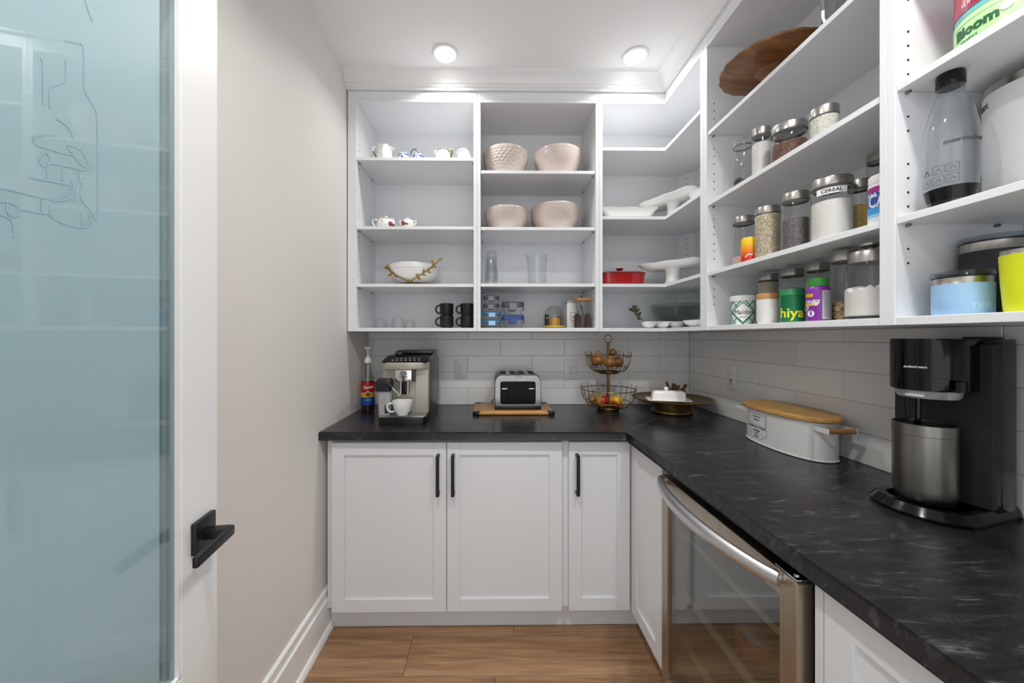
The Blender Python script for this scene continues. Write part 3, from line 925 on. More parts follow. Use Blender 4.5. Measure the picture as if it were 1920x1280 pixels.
for i, (px, fy) in enumerate(((837.5, 1.935), (876, 1.935))):
    x, y, r = between(px - 12.8, px + 12.8, fy, 'Y')
    H = (near_z(568, x, y, r) - zA4) / 2
    for k in range(2):
        lab = [['lower black mug of the stack further left', 'upper black mug of the stack further left'], ['lower black mug of the stack against the divider', 'upper black mug of the stack against the divider']][i][k]
        loc = (x, y, zA4 + k * (H + .0005))
        if mug0 is None:
            t = mug0 = thing('mug', lab, 'mug', loc, 0, 'black mugs on the bottom shelf')
            MB().lathe([(0, .0005), (r * .86, 0), (r * .88, .006), (r * .94, .007), (r, .010), (r, H - .001), (r * .94, H), (r * .9, .012), (0, .012)], 36).done('body', 'black', t)
            MB().tube(arc((-r * .98, 0, H * .52), r * .62, PI / 2, PI * 1.5, 14, ry=H * .33), .0042, 8, flat=1.2).done('handle', 'black', t)
        else: dup(mug0, loc, 0, lab, 'black mugs on the bottom shelf')

# ================================================================== UNIT WITH THE PINK BOWLS
zB1, zB2, zB3, zB4 = 2.2058, 1.9088, 1.6118, 1.3788
pink = mat('pink_glaze', 'CFC0B8', 0.16, var=0.05, vscale=6)
def cells(n, rows, za, zb_, depth, diamond):
    def f(rr, zz, a):
        v = (zz - za) / (zb_ - za) * rows
        if not 0 <= v <= rows: return rr, zz
        u = a / (2 * PI) * n; best = 9
        for k in (math.floor(v), math.floor(v) + 1):
            uu = u - .5 * (k % 2); du = abs(uu - round(uu)); dv = abs(v - k)
            d_ = (du + dv * .5) * 1.0 if diamond else math.hypot(du, dv * .87)
            best = min(best, d_)
        q = max(0, 1 - (best / .55) ** 2)
        fade = min(1, (rows - v) / 1.2) * min(1, v / .6 + .2)
        return rr - depth * q * fade, zz
    return f
def pink_bowl(label, xl, xr, yt, z0, n, rows, depth, dia, fy=1.925, bot=.62):
    x, y, r = between(xl, xr, fy, 'Y'); h = near_z(yt, x, y, r) - z0
    def rad(k): return r * (bot + (1 - bot) * math.sin(min(1, k * 1.08) * PI / 2) ** .9)
    N = rows * 6
    prof = [(0, .002), (r * bot * .9, .0)] + [(rad(i / N), .003 + (h - .006) * i / N) for i in range(N + 1)]
    prof += [(r * .985, h), (r * .965, h - .004), (rad(.5) * .95, h * .5), (r * bot * .8, .012), (0, .010)]
    inner = len(prof)
    f = cells(n, rows, .010, h - .010, depth, dia)
    zmax = {}
    cnt = [0]
    b = MB().lathe(prof[:2 + N + 1], n * 6, fn=f)
    b.lathe(prof[2 + N:], n * 6)
    bmesh.ops.remove_doubles(b.bm, verts=b.bm.verts, dist=1e-6)
    o = tag(b.done('mixing_bowl', pink, None, 60), label, 'bowl', 'pink textured bowls')
    o.location = (x, y, z0)
pink_bowl('tall pale pink bowl with large honeycomb dimples, upper left of the four', 905, 989.5, 268, zB1, 30, 9, .0045, False)
pink_bowl('tall glossy pale pink bowl with a fine diamond pattern, upper right of the four', 1001, 1091, 268, zB1, 52, 16, .0016, True)
pink_bowl('pale pink bowl with small dimples, lower left of the four', 908, 991, 383, zB2, 40, 11, .0025, False)
pink_bowl('pale pink bowl with a diamond pattern, lower right of the four', 994.5, 1088, 376, zB2, 52, 14, .002, True)

# --- tumblers and pitcher
x, y, r = between(908, 934.5, 1.95, 'Y'); h = near_z(468, x, y, r) - zB3
for k in range(2):
    hh_ = h - .030; q_ = .86 if k == 0 else 1.0
    t = tag(MB().lathe([(r * q_, 0), (r * .76 * q_, hh_ * .93), (r * .64 * q_, hh_), (0, hh_), (0, hh_ - .004), (r * .72 * q_, hh_ - .008), (r * .965 * q_, 0)], 32).done('tumbler', 'glass', None),
            ['clear tumbler, lower one of the upturned nested pair', 'clear tumbler, upper one of the upturned nested pair'][k], 'glass', 'nested tumblers')
    t.location = (x, y, zB3 + .030 * k)
x, y, r = between(988, 1026, 1.945, 'Y'); h = near_z(473, x, y, r) - zB3
t = thing('pitcher', 'tall clear glass pitcher with a side handle and pouring lip', 'pitcher', (x, y, zB3))
def plip(rr, zz, a):
    k = max(0, (zz / h - .84) / .16); sp = max(0, cos(a - PI)) ** 8
    return rr + sp * k * .016, zz
MB().lathe([(0, 0), (r * .84, 0), (r * .86, .004), (r, h * .8), (r * .98, h * .9), (r * 1.03, h), (r * .99, h), (r * .95, h * .88), (r * .82, .012), (0, .012)], 40, fn=plip).done('body', 'glass', t)
MB().tube([(r * .98, 0, h * .86), (r * 1.5, 0, h * .84), (r * 1.75, 0, h * .76), (r * 1.72, 0, h * .5), (r * 1.3, 0, h * .3), (r * .92, 0, h * .2)], .006, 10).done('handle', 'glass', t)

# --- food boxes
def food_box(label, px0, px1, y0, z, hb, tint, lidc, clipc, grp, fy=1.935, upper=False):
    xa, xb = onY(px0, 0, fy).x, onY(px1, 0, fy).x
    w2 = (xb - xa) / 2
    t = thing('food_container', label, 'container', ((xa + xb) / 2, fy + w2, z), 0, grp)
    a = [(p[0], p[1], .0005) for p in rrect(w2 * .78, w2 * .78, .012)]; b_ = [(p[0], p[1], hb * .66) for p in rrect(w2 * .88, w2 * .88, .014)]
    MB().loft([a, b_], True, False).done('base', tint, t)
    c1_ = [(p[0], p[1], hb * .66) for p in rrect(w2 * .96, w2 * .96, .016)]; c2_ = [(p[0], p[1], hb * .97) for p in rrect(w2 * .96, w2 * .96, .016)]
    c3_ = [(p[0], p[1], hb - .0006) for p in rrect(w2 * .90, w2 * .90, .016)]
    l_ = MB().loft([c1_, c2_, c3_]).done('lid', lidc, t)
    for k in range(4):
        MB().loft([[(p[0], -w2 * 1.0, hb * .62 + p[1]) for p in rrect(w2 * .36, hb * .28, .003)], [(p[0], -w2 * 1.045, hb * .62 + p[1]) for p in rrect(w2 * .33, hb * .26, .003)]]).xf(Matrix.Rotation(PI / 2 * k, 4, 'Z')).done('clip', clipc, l_)
gl = mat('smoke_lid', '4B4653', 0.35); gc = mat('smoke_clip', '857E8B', 0.4); bl = mat('teal_lid', '2C6F9C', 0.35); bc = mat('sky_clip', 'A6CDF2', 0.4); nb = mat('navy_lid', '2B4C8C', 0.35)
H4 = (onY(0, 553, 1.94).z - zB4) / 4
for k in range(4):
    food_box(['lowest box of the tall stack, with a teal blue lid', 'second box from the bottom of the tall stack, teal blue lid', 'third box up in the tall stack, grey lid', 'topmost box of the tall stack, grey lid'][k],
             904.5 + (1 if k > 1 else 0), 940.5 - (4 if k > 1 else 0), 0, zB4 + k * (H4 + .0004), H4, 'glass', bl if k < 2 else gl, bc if k < 2 else gc, 'tall stack of food containers')
H2 = (onY(0, 564, 1.94).z - zB4) / 2
food_box('lower box of the short stack, with a navy blue lid', 941.5, 983, 0, zB4, H2, 'glass', nb, nb, 'short stack of food containers')
food_box('upper box of the short stack, with a grey lid', 941.5, 983, 0, zB4 + H2 + .0004, H2, 'glass', gl, gc, 'short stack of food containers')

# --- glass cloche with a candle under it
x, y, r = between(1017, 1061, 1.93, 'Y'); h = near_z(571, x, y, r) - zB4
tan_ = mat('copper_tin', 'A3562E', 0.3, 0.7)
t = tag(MB().lathe([(0, 0), (r * .7, 0), (r * .98, .010), (r * 1.0, .013), (r * .68, .006), (0, .006)], 36).done('saucer', mat('yellow_glaze', 'E0BB45', 0.2), None), 'shallow yellow saucer under the glass cloche', 'plate')
t.location = (x, y, zB4)
t = thing('cloche', 'small clear glass cloche with a ring on top, covering a candle', 'cloche', (x, y, zB4 + .0138))
hc = h - .014
MB().lathe([(r * .93, 0), (r * .93, hc * .45), (r * .86, hc * .68), (r * .66, hc * .86), (r * .34, hc * .97), (0, hc)], 40).done('dome', glass_mat('cloche_glass', (.86, .87, .86)), t)
MB().tube(arc((0, 0, hc + .012), .0085, 0, 2 * PI, 18)[:-1], .0016, 8, closed=True).done('ring', 'chrome', t)
MB().cyl((0, 0, hc - .001), .003, .006, 10).done('ring_post', 'chrome', t)
t = thing('candle', 'yellow candle in a glass under the cloche', 'candle', (x + .002, y - .012, zB4 + .0085))
MB().lathe([(0, 0), (.029, 0), (.030, .045), (.0, .045)], 28).done('wax', mat('yellow_wax', 'DFA031', 0.5), t)
MB().lathe([(.0308, 0), (.0315, .066), (.030, .066)], 28).done('cup', 'glass', t)
t = tag(MB().cyl((0, 0, 0), .011, .06, 20).done('tin', tan_, None), 'slim copper coloured tin under the cloche at the right', 'tin'); t.location = (x + r * .55, y + .025, zB4 + .0105)
t = thing('vial', 'slim dark bottle with a black cap under the cloche at the left', 'bottle', (x - r * .62, y + .004, zB4 + .0105))
MB().lathe([(0, 0), (.011, 0), (.011, .05), (.006, .056), (0, .056)], 18).done('body', mat('dark_brown_glass', '3A1E14', 0.15), t)
MB().cyl((0, 0, .056), .011, .008, 18).done('cap', 'black', t)

# --- white canister and jar with bamboo lid
xa, xb = onY(1063, 0, 2.005).x, onY(1081, 0, 2.005).x
t = thing('salt_canister', 'slim white carton with a small framed emblem, behind the jar with the bamboo lid', 'canister', ((xa + xb) / 2, 2.042, zB4))
hw = (xb - xa) / 2; h = onY(0, 561, 1.97).z - zB4
MB().box(-hw, hw, -.037, .037, 0, h * .93, .004).done('body', mat('white_carton', 'E4E3E0', 0.5), t)
MB().box(-hw * .9, hw * .9, -.034, .034, h * .93, h, .003).done('lid', mat('grey_white_lid', 'D5D4D2', 0.5), t)
b = MB(); f2 = lambda u, v, d: Vector((u + .006, -.037 - d, v + h * .42))
stroke(b, f2, [(-.014, -.022), (.014, -.022), (.014, .022), (-.014, .022), (-.014, -.022)], .002, 1)
stroke(b, f2, [(-.006, -.01), (.002, .004), (.008, -.008)], .003, 1)
b.done('emblem', 'black', t, ang=0)
x, y, r = between(1076, 1108, 1.922, 'Y'); h = near_z(558, x, y, r) - zB4
t = thing('storage_jar', 'clear glass jar of dark cocoa with a bamboo lid and a black scoop inside', 'jar', (x, y, zB4))
MB().lathe([(0, 0), (r * .97, 0), (r, .004), (r, h - .014), (r * .9, h - .012)], 36).done('glass', 'glass', t)
MB().lathe([(0, .004), (r * .95, .004), (r * .95, h * .40), (r * .6, h * .46), (0, h * .38)], 30, fn=lambda q, z, a: (q, z + (.008 * cos(a * 2 + 1) if z > .03 else 0))).done('cocoa', grain_mat('cocoa', ['30221C', '4A352B'], 200, 0.9, kind='noise'), t)
MB().lathe([(0, h - .014), (r * 1.03, h - .014), (r * 1.06, h - .011), (r * 1.06, h - .001), (r * 1.02, h), (0, h)], 36).done('lid', 'bamboo', t)
MB().tube(rod((-.012, -r * .45, h * .78), (.004, -r * .4, h * .36), 3), .0042, 8).done('scoop', 'black', t)
MB().tube(rod((-.010, 0, h + .0155), (.004, 0, h + .001), 3), .0045, 8).done('lid_peg', mat('dark_red', '5A2320', 0.4), t)

# ================================================================== CORNER UNIT
zC2, zC3, zC4 = 1.9678, 1.6118, 1.3788
def rect_ring(hx, hy, z, rc=.02, wav=0.0, n=6, k=6):
    P = rrect(hx, hy, rc, n); out = []
    # subdivide straights
    for i, p in enumerate(P):
        q = P[(i + 1) % len(P)]; L_ = math.hypot(q[0] - p[0], q[1] - p[1]); m_ = max(1, int(L_ / .02)) if L_ > .03 else 1
        m_ = 8 if L_ > .03 else 1
        for j in range(m_):
            u = j / m_; xx, yy = p[0] + (q[0] - p[0]) * u, p[1] + (q[1] - p[1]) * u
            out.append((xx, yy, z + wav * cos(xx * 55) * .5 + wav * cos(yy * 60) * .5))
    return out
# wavy white dish
xc, yc = .741, 2.02
h = zat(388, xc, 1.92) - zC2
t = tag(MB().loft([rect_ring(.115, .075, .0), rect_ring(.125, .082, h * .55), rect_ring(.150, .098, h * .95, wav=.004), rect_ring(.152, .100, h, wav=.004), rect_ring(.146, .095, h * .95, wav=.004), rect_ring(.118, .076, .008)]).done('serving_dish', 'white', None, 60),
        'long white serving dish with a wavy flared rim, middle shelf of the corner unit', 'dish')
t.location = (xc, yc, zC2)
def cake_stand(label, cx, cy, ang, hx, hy, z0, zp, rp, foot):
    t = thing('cake_stand', label, 'cake stand', (cx, cy, z0), ang)
    hh = zp - z0
    b = MB().lathe([(0, 0), (foot, 0), (foot, .004), (rp * 1.1, .018), (rp, .035), (rp, hh * .8), (rp * 1.25, hh - .004)], 36)
    b.done('pedestal', 'white', t)
    MB().loft([rect_ring(hx * .72, hy * .72, hh - .004, .04), rect_ring(hx * .9, hy * .88, hh + .003, .035, .002), rect_ring(hx, hy, hh + .019, .035, .003), rect_ring(hx, hy, hh + .023, .035, .003), rect_ring(hx * .95, hy * .95, hh + .018, .035, .003), rect_ring(hx * .75, hy * .75, hh + .006, .03)]).done('plate', 'white', t, 60)
cake_stand('white pedestal cake stand with an oblong plate, on the middle corner shelf', .978, 1.945, math.radians(-60), .163, .095, zC2, 2.052, .030, .058)
cake_stand('white pedestal cake stand with an oblong plate, to the right of the red dish', .985, 1.965, math.radians(-44), .160, .100, zC3, 1.706, .034, .050)
x, y = 1.0, 1.705; r = .062
t = tag(MB().lathe([(0, 0), (r * .5, 0), (r * .55, .004), (r * .9, .03), (r, .048), (r * .96, .048), (r * .8, .026), (0, .008)], 36).done('small_bowl', 'white', None), 'small white bowl at the right end of the middle corner shelf', 'bowl')
t.location = (x, y, zC2)
# red casserole
xc, yc = .713, 2.015
red = mat('red_enamel', 'A3121B', 0.14, coat=0.5); dred = mat('red_enamel_dark', '7A1218', 0.18, coat=0.4)
hB = zat(512, .80, 1.93) - zC3
t = thing('casserole', 'red enamel casserole dish with a knobbed lid', 'casserole', (xc, yc, zC3))
MB().loft([rect_ring(.100, .070, .0005, .03), rect_ring(.113, .080, .008, .035), rect_ring(.118, .084, hB, .035)]).done('dish', red, t)
l = MB().loft([rect_ring(.121, .087, hB, .035), rect_ring(.121, .087, hB + .006, .035), rect_ring(.105, .072, hB + .014, .035), rect_ring(.07, .05, hB + .018, .03)]).done('lid', dred, t)
MB().lathe([(0, hB + .018), (.009, hB + .018), (.010, hB + .026), (.020, hB + .036), (.020, hB + .040), (0, hB + .043)], 24).done('knob', dred, l)
for s in (1, -1): MB().sphere((s * .119, 0, hB * .62), .008, 1.1, 2.4, .7).done('handle', dred, t)
# glass bowl, sprig, egg dish, ribbed dish
x, y, r = 1.052, 2.062, .138
h = near_z(567, x, y, r) - zC4
t = tag(MB().lathe([(0, 0), (r * .45, 0), (r * .5, .004), (r * .82, h * .45), (r * .96, h * .85), (r, h), (r * .985, h), (r * .94, h * .83), (r * .8, h * .45), (0, .008)], 56).done('salad_bowl', glass_mat('smoky_glass', (.80, .83, .81)), None), 'large smoky glass salad bowl on the bottom corner shelf', 'bowl')
t.location = (x, y, zC4)
b = MB()
R3 = .038
def lobes(px): return px
t = thing('egg_dish', 'white three-lobed dish in front of the smoky glass bowl', 'dish', (.920, 1.944, zC4), math.radians(-4))
for k in (-1, 0, 1):
    b.lathe([(0, .0), (R3 * .45, .001), (R3 * .85, .013), (R3 * 1.03, .032), (R3 * 1.0, .034), (R3 * .8, .016), (0, .005)], 28, c=(k * .072, 0, 0))
b.loft([[(p[0], p[1], .030) for p in rrect(.108, .036, .034)], [(p[0], p[1], .034) for p in rrect(.110, .038, .036)]])
b.done('lobes', 'white', t)
x, y, r = 1.0, 1.735, .068
h = near_z(599, x, y, r) - zC4
t = tag(MB().lathe([(0, .0), (r * .45, .0), (r * .8, h * .4), (r * .98, h * .9), (r, h), (r * .96, h), (r * .75, h * .45), (0, .006)], 60, sx=1, sy=1.2, fn=lambda q, z, a: (q * (1 + .025 * cos(20 * a)), z)).done('ribbed_dish', 'white', None), 'small white ribbed dish at the right end of the bottom corner shelf', 'dish')
t.location = (x, y, zC4)
t = thing('dried_sprig', 'dried leafy sprig leaning beside the smoky glass bowl', 'sprig', (.838, 2.105, zC4))
stem = [Vector((.045, -.04, .03)), Vector((.022, -.03, .055)), Vector((.0, -.02, .085)), Vector((-.025, -.01, .120))]
MB().tube([(.085, -.075, .004)] + stem, .0022, 6).done('stem', mat('dry_stem', '57503A', 0.8), t)
lm = mat('dry_leaf', '5A553C', 0.8)
random.seed(3)
for k in range(13):
    p = stem[1].lerp(stem[3], k / 12); a = random.uniform(-2.4, 1.2); s_ = random.uniform(.9, 1.3)
    q = [(p.x + s_ * (u * cos(a) + v * sin(a)), p.y + random.uniform(-.002, .002), p.z + s_ * (-u * sin(a) + v * cos(a))) for u, v in [(0, 0), (.006, .008), (.005, .017), (0, .026), (-.005, .017), (-.006, .008)]]
    MB().loft([q, [(c_[0], c_[1] - .0015, c_[2]) for c_ in q]]).done('leaf', lm, t, ang=0)
# ================================================================== RIGHT UNIT: JARS
zD1, zD2, zD3, zD4 = 2.1998, 1.9018, 1.6068, 1.3788
FX = .925
GJ = 'steel lidded glass jars on the right unit'
cl = glass_mat('jar_glass', (.90, .91, .91))
def jar(label, xl, xr, z0, yt, fill=None, lev=.5, fx=FX, lidh=.024, lidm='steelv', name='storage_jar', rough=.0, sh=1.0, plane='X', zt=None):
    x, y, r = between(xl, xr, fx, plane)
    h = (near_z(yt, x, y, r) if zt is None else zt) - z0
    t = thing(name, label, 'jar', (x, y, z0), 0, GJ)
    MB().lathe([(0, .0005), (r * .94, 0), (r * .985, .005), (r * .985, h - lidh - .010), (r * .90, h - lidh - .002), (r * .90, h - lidh + .004)], 44).done('glass', cl, t)
    if fill is not None:
        hh = (h - lidh) * lev
        MB().lathe([(0, .003), (r * .93, .003), (r * .955, .007), (r * .955, hh), (r * .8, hh + .003), (r * .4, hh + .006), (0, hh + .004)], 40,
                   fn=lambda q, z, a: (q, z + (rough * cos(a * 3 + q * 90) + rough * .6 * cos(a * 7) if z >= hh - 1e-6 else 0))).done('contents', fill, t)
    MB().lathe([(r * .93, h - lidh - .004), (r * .965, h - lidh - .004), (r * .965, h - lidh), (r * .93, h - lidh)], 44).done('gasket', mat('gasket', '5B5C5E', 0.5), t)
    MB().lathe([(0, h - lidh), (r, h - lidh), (r * 1.0, h - .003), (r * .97, h), (0, h)], 44).done('lid', lidm, t)
    return t, x, y, r, h
chunks = grain_mat('dark_chunks', ['1A1B1E', '3A3B3E', '6A6B6C'], 70, 0.6, bump=1.0)
sugar = grain_mat('white_sugar', ['E4E2DD', 'F2F0EC'], 240, 0.8, kind='noise')
flax = grain_mat('brown_seeds', ['4A3128', '6F4C3E', '8A6552'], 380, 0.7)
rice = grain_mat('white_rice', ['D6D3C6', 'ECEAE0', 'C4C1B4'], 300, 0.7)
oats = grain_mat('rolled_oats', ['B79F7C', 'D6C6A6', 'E6DBC6', '9A8262'], 290, 0.8, bump=.8)
chia = grain_mat('grey_chia', ['4A4647', '6A6566', '837E7F'], 420, 0.7)
flour = mat('flour', 'EDEAE4', 0.95, bump=.2, bscale=60)
cous = grain_mat('yellow_couscous', ['C9A347', 'E2C067', 'EBD28C'], 420, 0.8)
beige = grain_mat('beige_meal', ['B5AA8E', 'CFC4A8'], 300, 0.8, kind='noise')
nuts = grain_mat('chopped_nuts', ['8C6A3F', 'C5A16D', 'E2CDA2', '7B5A38'], 170, 0.7, bump=1.0)
# second shelf from the top
t, x, y, r, h = jar('clear glass jar with a few dark chunks in it, leftmost of the upper row', 1374, 1412, zD2, 256, chunks, .20, .945, lidm='glass', rough=.006)
jar('tall steel lidded glass jar of white sugar, second from left in the upper row', 1409, 1446, zD2, 236, sugar, .80, .935)
jar('wide steel lidded glass jar of brown seeds, third from left in the upper row', 1445, 1516, zD2, 224, flax, .62, .925, rough=.0015)
jar('steel lidded glass jar of white rice, rightmost of the upper row', 1517, 1575, zD2, 195, rice, .93, .935)
# third shelf
jar('narrow steel lidded glass jar behind the yellow seasoning bottle', 1373, 1416, zD3, 403, mat('pink_salt', 'D9B9A4', .8), .22, .955)
jar('steel lidded glass jar full of rolled oats', 1414, 1465, zD3, 384, oats, 1.0, .930)
jar('tall steel lidded glass jar of dark grey chia seeds', 1465, 1519, zD3, 357, chia, .62, .930)
t, x, y, r, h = jar('large steel lidded glass jar of white flour with a small printed name label', 1519, 1602, zD3, 328, flour, .72, .930)
a0 = facing(x, y)
b = MB(); pl_ = on_cyl(r * .985, a0, h * .765)
patch(b, pl_, -.034, .034, -.0085, .0085, 8, .0008); b.done('name_label', mat('label_white', 'EEEEEC', .6), t, 0)
text_mesh('CEREAL', .0135, 'lettering', 'black', t, on_cyl(r * .985 + .0011, a0, h * .765), bold=.0002)
jar('steel lidded glass jar of yellow couscous', 1588, 1636, zD3, 334, cous, .66, 1.035, sh=1)
jar('dark steel lidded glass jar pushed to the back, right of the couscous', 1624, 1672, zD3, 282, beige, .3, 1.10)
# yellow seasoning bottle in front
x, y, r = between(1389, 1421, .917, 'X'); h = near_z(443, x, y, r) - zD3
t = thing('seasoning_bottle', 'small seasoning bottle with a yellow cap and orange to red wrap', 'bottle', (x, y, zD3))
def ramp_mat():
    m, nt, b_ = new('orange_wrap'); tc = nt.nodes.new('ShaderNodeTexCoord'); sp = nt.nodes.new('ShaderNodeSeparateXYZ'); r_ = nt.nodes.new('ShaderNodeValToRGB')
    nt.links.new(tc.outputs['Generated'], sp.inputs[0]); nt.links.new(sp.outputs[2], r_.inputs[0]); nt.links.new(r_.outputs[0], b_.inputs['Base Color'])
    r_.color_ramp.elements[0].position = .25; r_.color_ramp.elements[0].color = lin('D8331F'); r_.color_ramp.elements[1].position = 1; r_.color_ramp.elements[1].color = lin('F2A516')
    b_.inputs['Roughness'].default_value = .3; return m
MB().lathe([(0, 0), (r * .94, 0), (r, .004), (r, h * .62), (r * .96, h * .66), (0, h * .66)], 32).done('wrap', ramp_mat(), t)
MB().lathe([(0, h * .66), (r * .98, h * .66), (r * .98, h * .88), (r * .86, h * .99), (r * .7, h), (0, h)], 32).done('cap', mat('yellow_cap', 'EFC411', .35), t)
b = MB(); pl_ = on_cyl(r, facing(x, y), h * .20)
stroke(b, pl_, [(-.012, -.004), (-.006, .004), (.002, .006), (.010, .003)], .004); b.done('swoosh', 'plug', t, 0)
# supplement tub at the right end
x, y, r = .972, .880, .035; h = near_z(320, x, y, r) - zD3
t = thing('supplement_tub', 'white tub with a magenta, white and blue wrap, half hidden by the upright panel', 'tub', (x, y, zD3))
MB().lathe([(0, 0), (r * .95, 0), (r, .004), (r, h * .80), (r * .93, h * .84), (0, h * .84)], 44).done('body', 'plug', t)
MB().lathe([(0, h * .83), (r * .97, h * .83), (r * .97, h * .985), (r * .93, h), (0, h)], 44).done('lid', 'plug', t)
for nm, c_, za, zb_ in (('magenta_band', 'A0267E', .655, .765), ('blue_band', '1E4FA8', .36, .655), ('cyan_band', '3E9BDC', .22, .36), ('pale_band', '8FC8EA', .15, .22)):
    MB().lathe([(r * 1.004, h * za), (r * 1.004, h * zb_)], 44).done(nm, mat(nm + '_ink', c_, .35), t)
a0 = phi_at(1650, x, y, r)
text_mesh('NATURAL', .018, 'lettering', 'plug', t, on_cyl(r * 1.008, a0 + .35, h * .595), space=1.1)
text_mesh('CALM', .046, 'lettering', 'plug', t, lambda u, v, d: on_cyl(r * 1.008, a0 + .30, h * .47)(u * .62, v, d), bold=.0007)
# bottom shelf
def tub(name, label, xl, xr, yt, fx=FX, cat='tub'):
    x, y, r = between(xl, xr, fx, 'X'); h = near_z(yt, x, y, r) - zD4
    return thing(name, label, cat, (x, y, zD4)), x, y, r, h
green = mat('print_green', '17734F', .45)
t, x, y, r, h = tub('salt_tub', 'white and green tub with a diamond lattice pattern, leftmost on the bottom shelf', 1368, 1419, 552)
MB().lathe([(0, 0), (r * .80, 0), (r * .81, .002), (r * .93, h * .86), (0, h * .86)], 44).done('body', mat('pale_print', 'DCEBE2', .5), t)
l = MB().lathe([(r * .93, h * .80), (r * .99, h * .80), (r * 1.0, h * .98), (r * .97, h * .985)], 44).done('lid_rim', 'plug', t)
MB().lathe([(0, h * .97), (r * .985, h * .97), (r * .985, h), (0, h)], 44).done('lid', green, t)
a0 = facing(x, y)
def cone(u, v, d):
    rr = r * (.81 + .12 * v / (h * .86)) + d
    return Vector((rr * cos(a0 + u / r), rr * sin(a0 + u / r), v))
b = MB(); P = h * .43
for k in range(-4, 5):
    for s in (1, -1):
        stroke(b, cone, [(k * P - s * P, .002), (k * P + s * P * .86, h * .80)], .0035, 12)
for k in range(-3, 4):
    for q in range(0, 3):
        for cu, cv in ((k * P, q * P * .93 + .0), ((k + .5) * P, (q + .5) * P * .93)):
            if abs(cu) < P * .8 and abs(cv - h * .42) < P * .75: continue
            s_ = P * .15
            if cv + s_ < h * .79 and cv - s_ > .002: poly(b, cone, [(cu, cv - s_), (cu + s_, cv), (cu, cv + s_), (cu - s_, cv)], .0008)
b.done('lattice_print', green, t, 0)
b = MB(); D_ = P * .93; cv = h * .41
def dia(D_, d):
    n = 6; top = [(-D_ + 2 * D_ * i / (2 * n), cv) for i in range(2 * n + 1)]
    for i in range(2 * n):
        xa, xb = top[i][0], top[i + 1][0]
        ha, hb = (D_ - abs(xa)) * .88, (D_ - abs(xb)) * .88
        poly(b, cone, [(xa, cv - ha), (xb, cv - hb), (xb, cv + hb), (xa, cv + ha)] if ha > 1e-9 and hb > 1e-9 else ([(xa, cv), (xb, cv - hb), (xb, cv + hb)] if hb > 1e-9 else [(xa, cv - ha), (xb, cv), (xa, cv + ha)]), d)
dia(D_, .0010); b.done('label_border', green, t, 0)
b = MB(); dia(D_ * .90, .0013); b.done('label_panel', mat('label_paper', 'F0F3EF', .5), t, 0)
text_mesh('Maldon', .0235, 'lettering', mat('ink', '22302B', .6), t, lambda u, v, d: cone(u, v + cv, .0018 + d), shear=.25)
text_mesh('SEA SALT', .006, 'lettering', mat('ink2', '22302B', .6), t, lambda u, v, d: cone(u, v + cv - .018, .0018 + d))
# white tub with tan lid
t, x, y, r, h = tub('candle_tub', 'plain white pot with a tan lid, between the lattice tub and the green canister', 1418, 1461, 549, .922)
MB().lathe([(0, 0), (r * .86, 0), (r * .97, .010), (r, .016), (r, h * .80), (0, h * .80)], 40).done('body', mat('white_pot', 'E6E5E4', .5), t)
MB().lathe([(0, h * .80), (r * .985, h * .80), (r * .985, h - .002), (r * .96, h), (0, h)], 40).done('lid', mat('tan_lid', 'B98A58', .5), t)
# green canister
t, x, y, r, h = tub('vitamin_canister', 'green canister with yellow lettering', 1461.5, 1510, 541)
gm = mat('kelly_green', '177A4B', .38)
MB().lathe([(0, 0), (r * .96, 0), (r, .003), (r, h * .80), (r * 1.02, h * .81), (r * 1.02, h * .84), (r, h * .85), (r, h - .004), (r * .96, h), (0, h)], 44).done('body', gm, t)
text_mesh('hiya', .043, 'lettering', mat('lemon_print', 'E8E337', .4), t, on_cyl(r * 1.003, phi_at(1484, x, y, r), h * .27), bold=.0007)
# purple gummy bottle
t, x, y, r, h = tub('gummy_bottle', 'purple wrapped bottle with a green cap', 1511, 1559, 520, .930, 'bottle')
MB().lathe([(0, 0), (r * .95, 0), (r, .004), (r, h * .74), (r * .9, h * .79), (r * .72, h * .82), (0, h * .82)], 44).done('body', mat('purple_wrap', '7C2A94', .3), t)
MB().lathe([(0, h * .81), (r * .80, h * .81), (r * .80, h * .985), (r * .77, h), (0, h)], 40, fn=lambda q, z, a: (q * (1 + .008 * cos(40 * a)), z)).done('cap', mat('leaf_green', '2F8A2B', .4), t)
a0 = facing(x, y)
b = MB(); patch(b, on_cyl(r, a0, 0), .008, .070, h * .04, h * .70, 10, .0006); b.done('facts_panel', mat('silver_print', 'B9B8BD', .5), t, 0)
b = MB()
random.seed(5)
for q in range(15):
    v = h * .66 - q * h * .040
    stroke(b, on_cyl(r, a0, 0), [(.012, v), (.012 + random.uniform(.025, .05), v)], .0016, 5, .0010)
b.done('small_print', mat('grey_ink', '77767C', .6), t, 0)
b = MB(); patch(b, on_cyl(r, a0, 0), -.055, -.012, h * .56, h * .64, 6, .0007); b.done('amber_panel', mat('amber_print', 'D9A62A', .4), t, 0)
text_mesh('ONES', .016, 'lettering', 'plug', t, on_cyl(r * 1.004, phi_at(1520, x, y, r), h * .44), bold=.0004, shear=.2)
b = MB(); stroke(b, on_cyl(r, a0, 0), [(-.05, h * .36), (-.008, h * .385)], .006, 6, .0008); b.done('amber_stroke', mat('amber_print2', 'E0B04A', .4), t, 0)
b = MB()
for u, v, s_ in ((-.035, .04, .012), (-.018, .022, .010), (-.006, .05, .006)): poly(b, on_cyl(r, a0, 0), [(u + s_ * cos(q * PI / 4), v + s_ * sin(q * PI / 4)) for q in range(8)], .0008)
b.done('flower_print', mat('pale_lilac', 'E4D8E6', .5), t, 0)
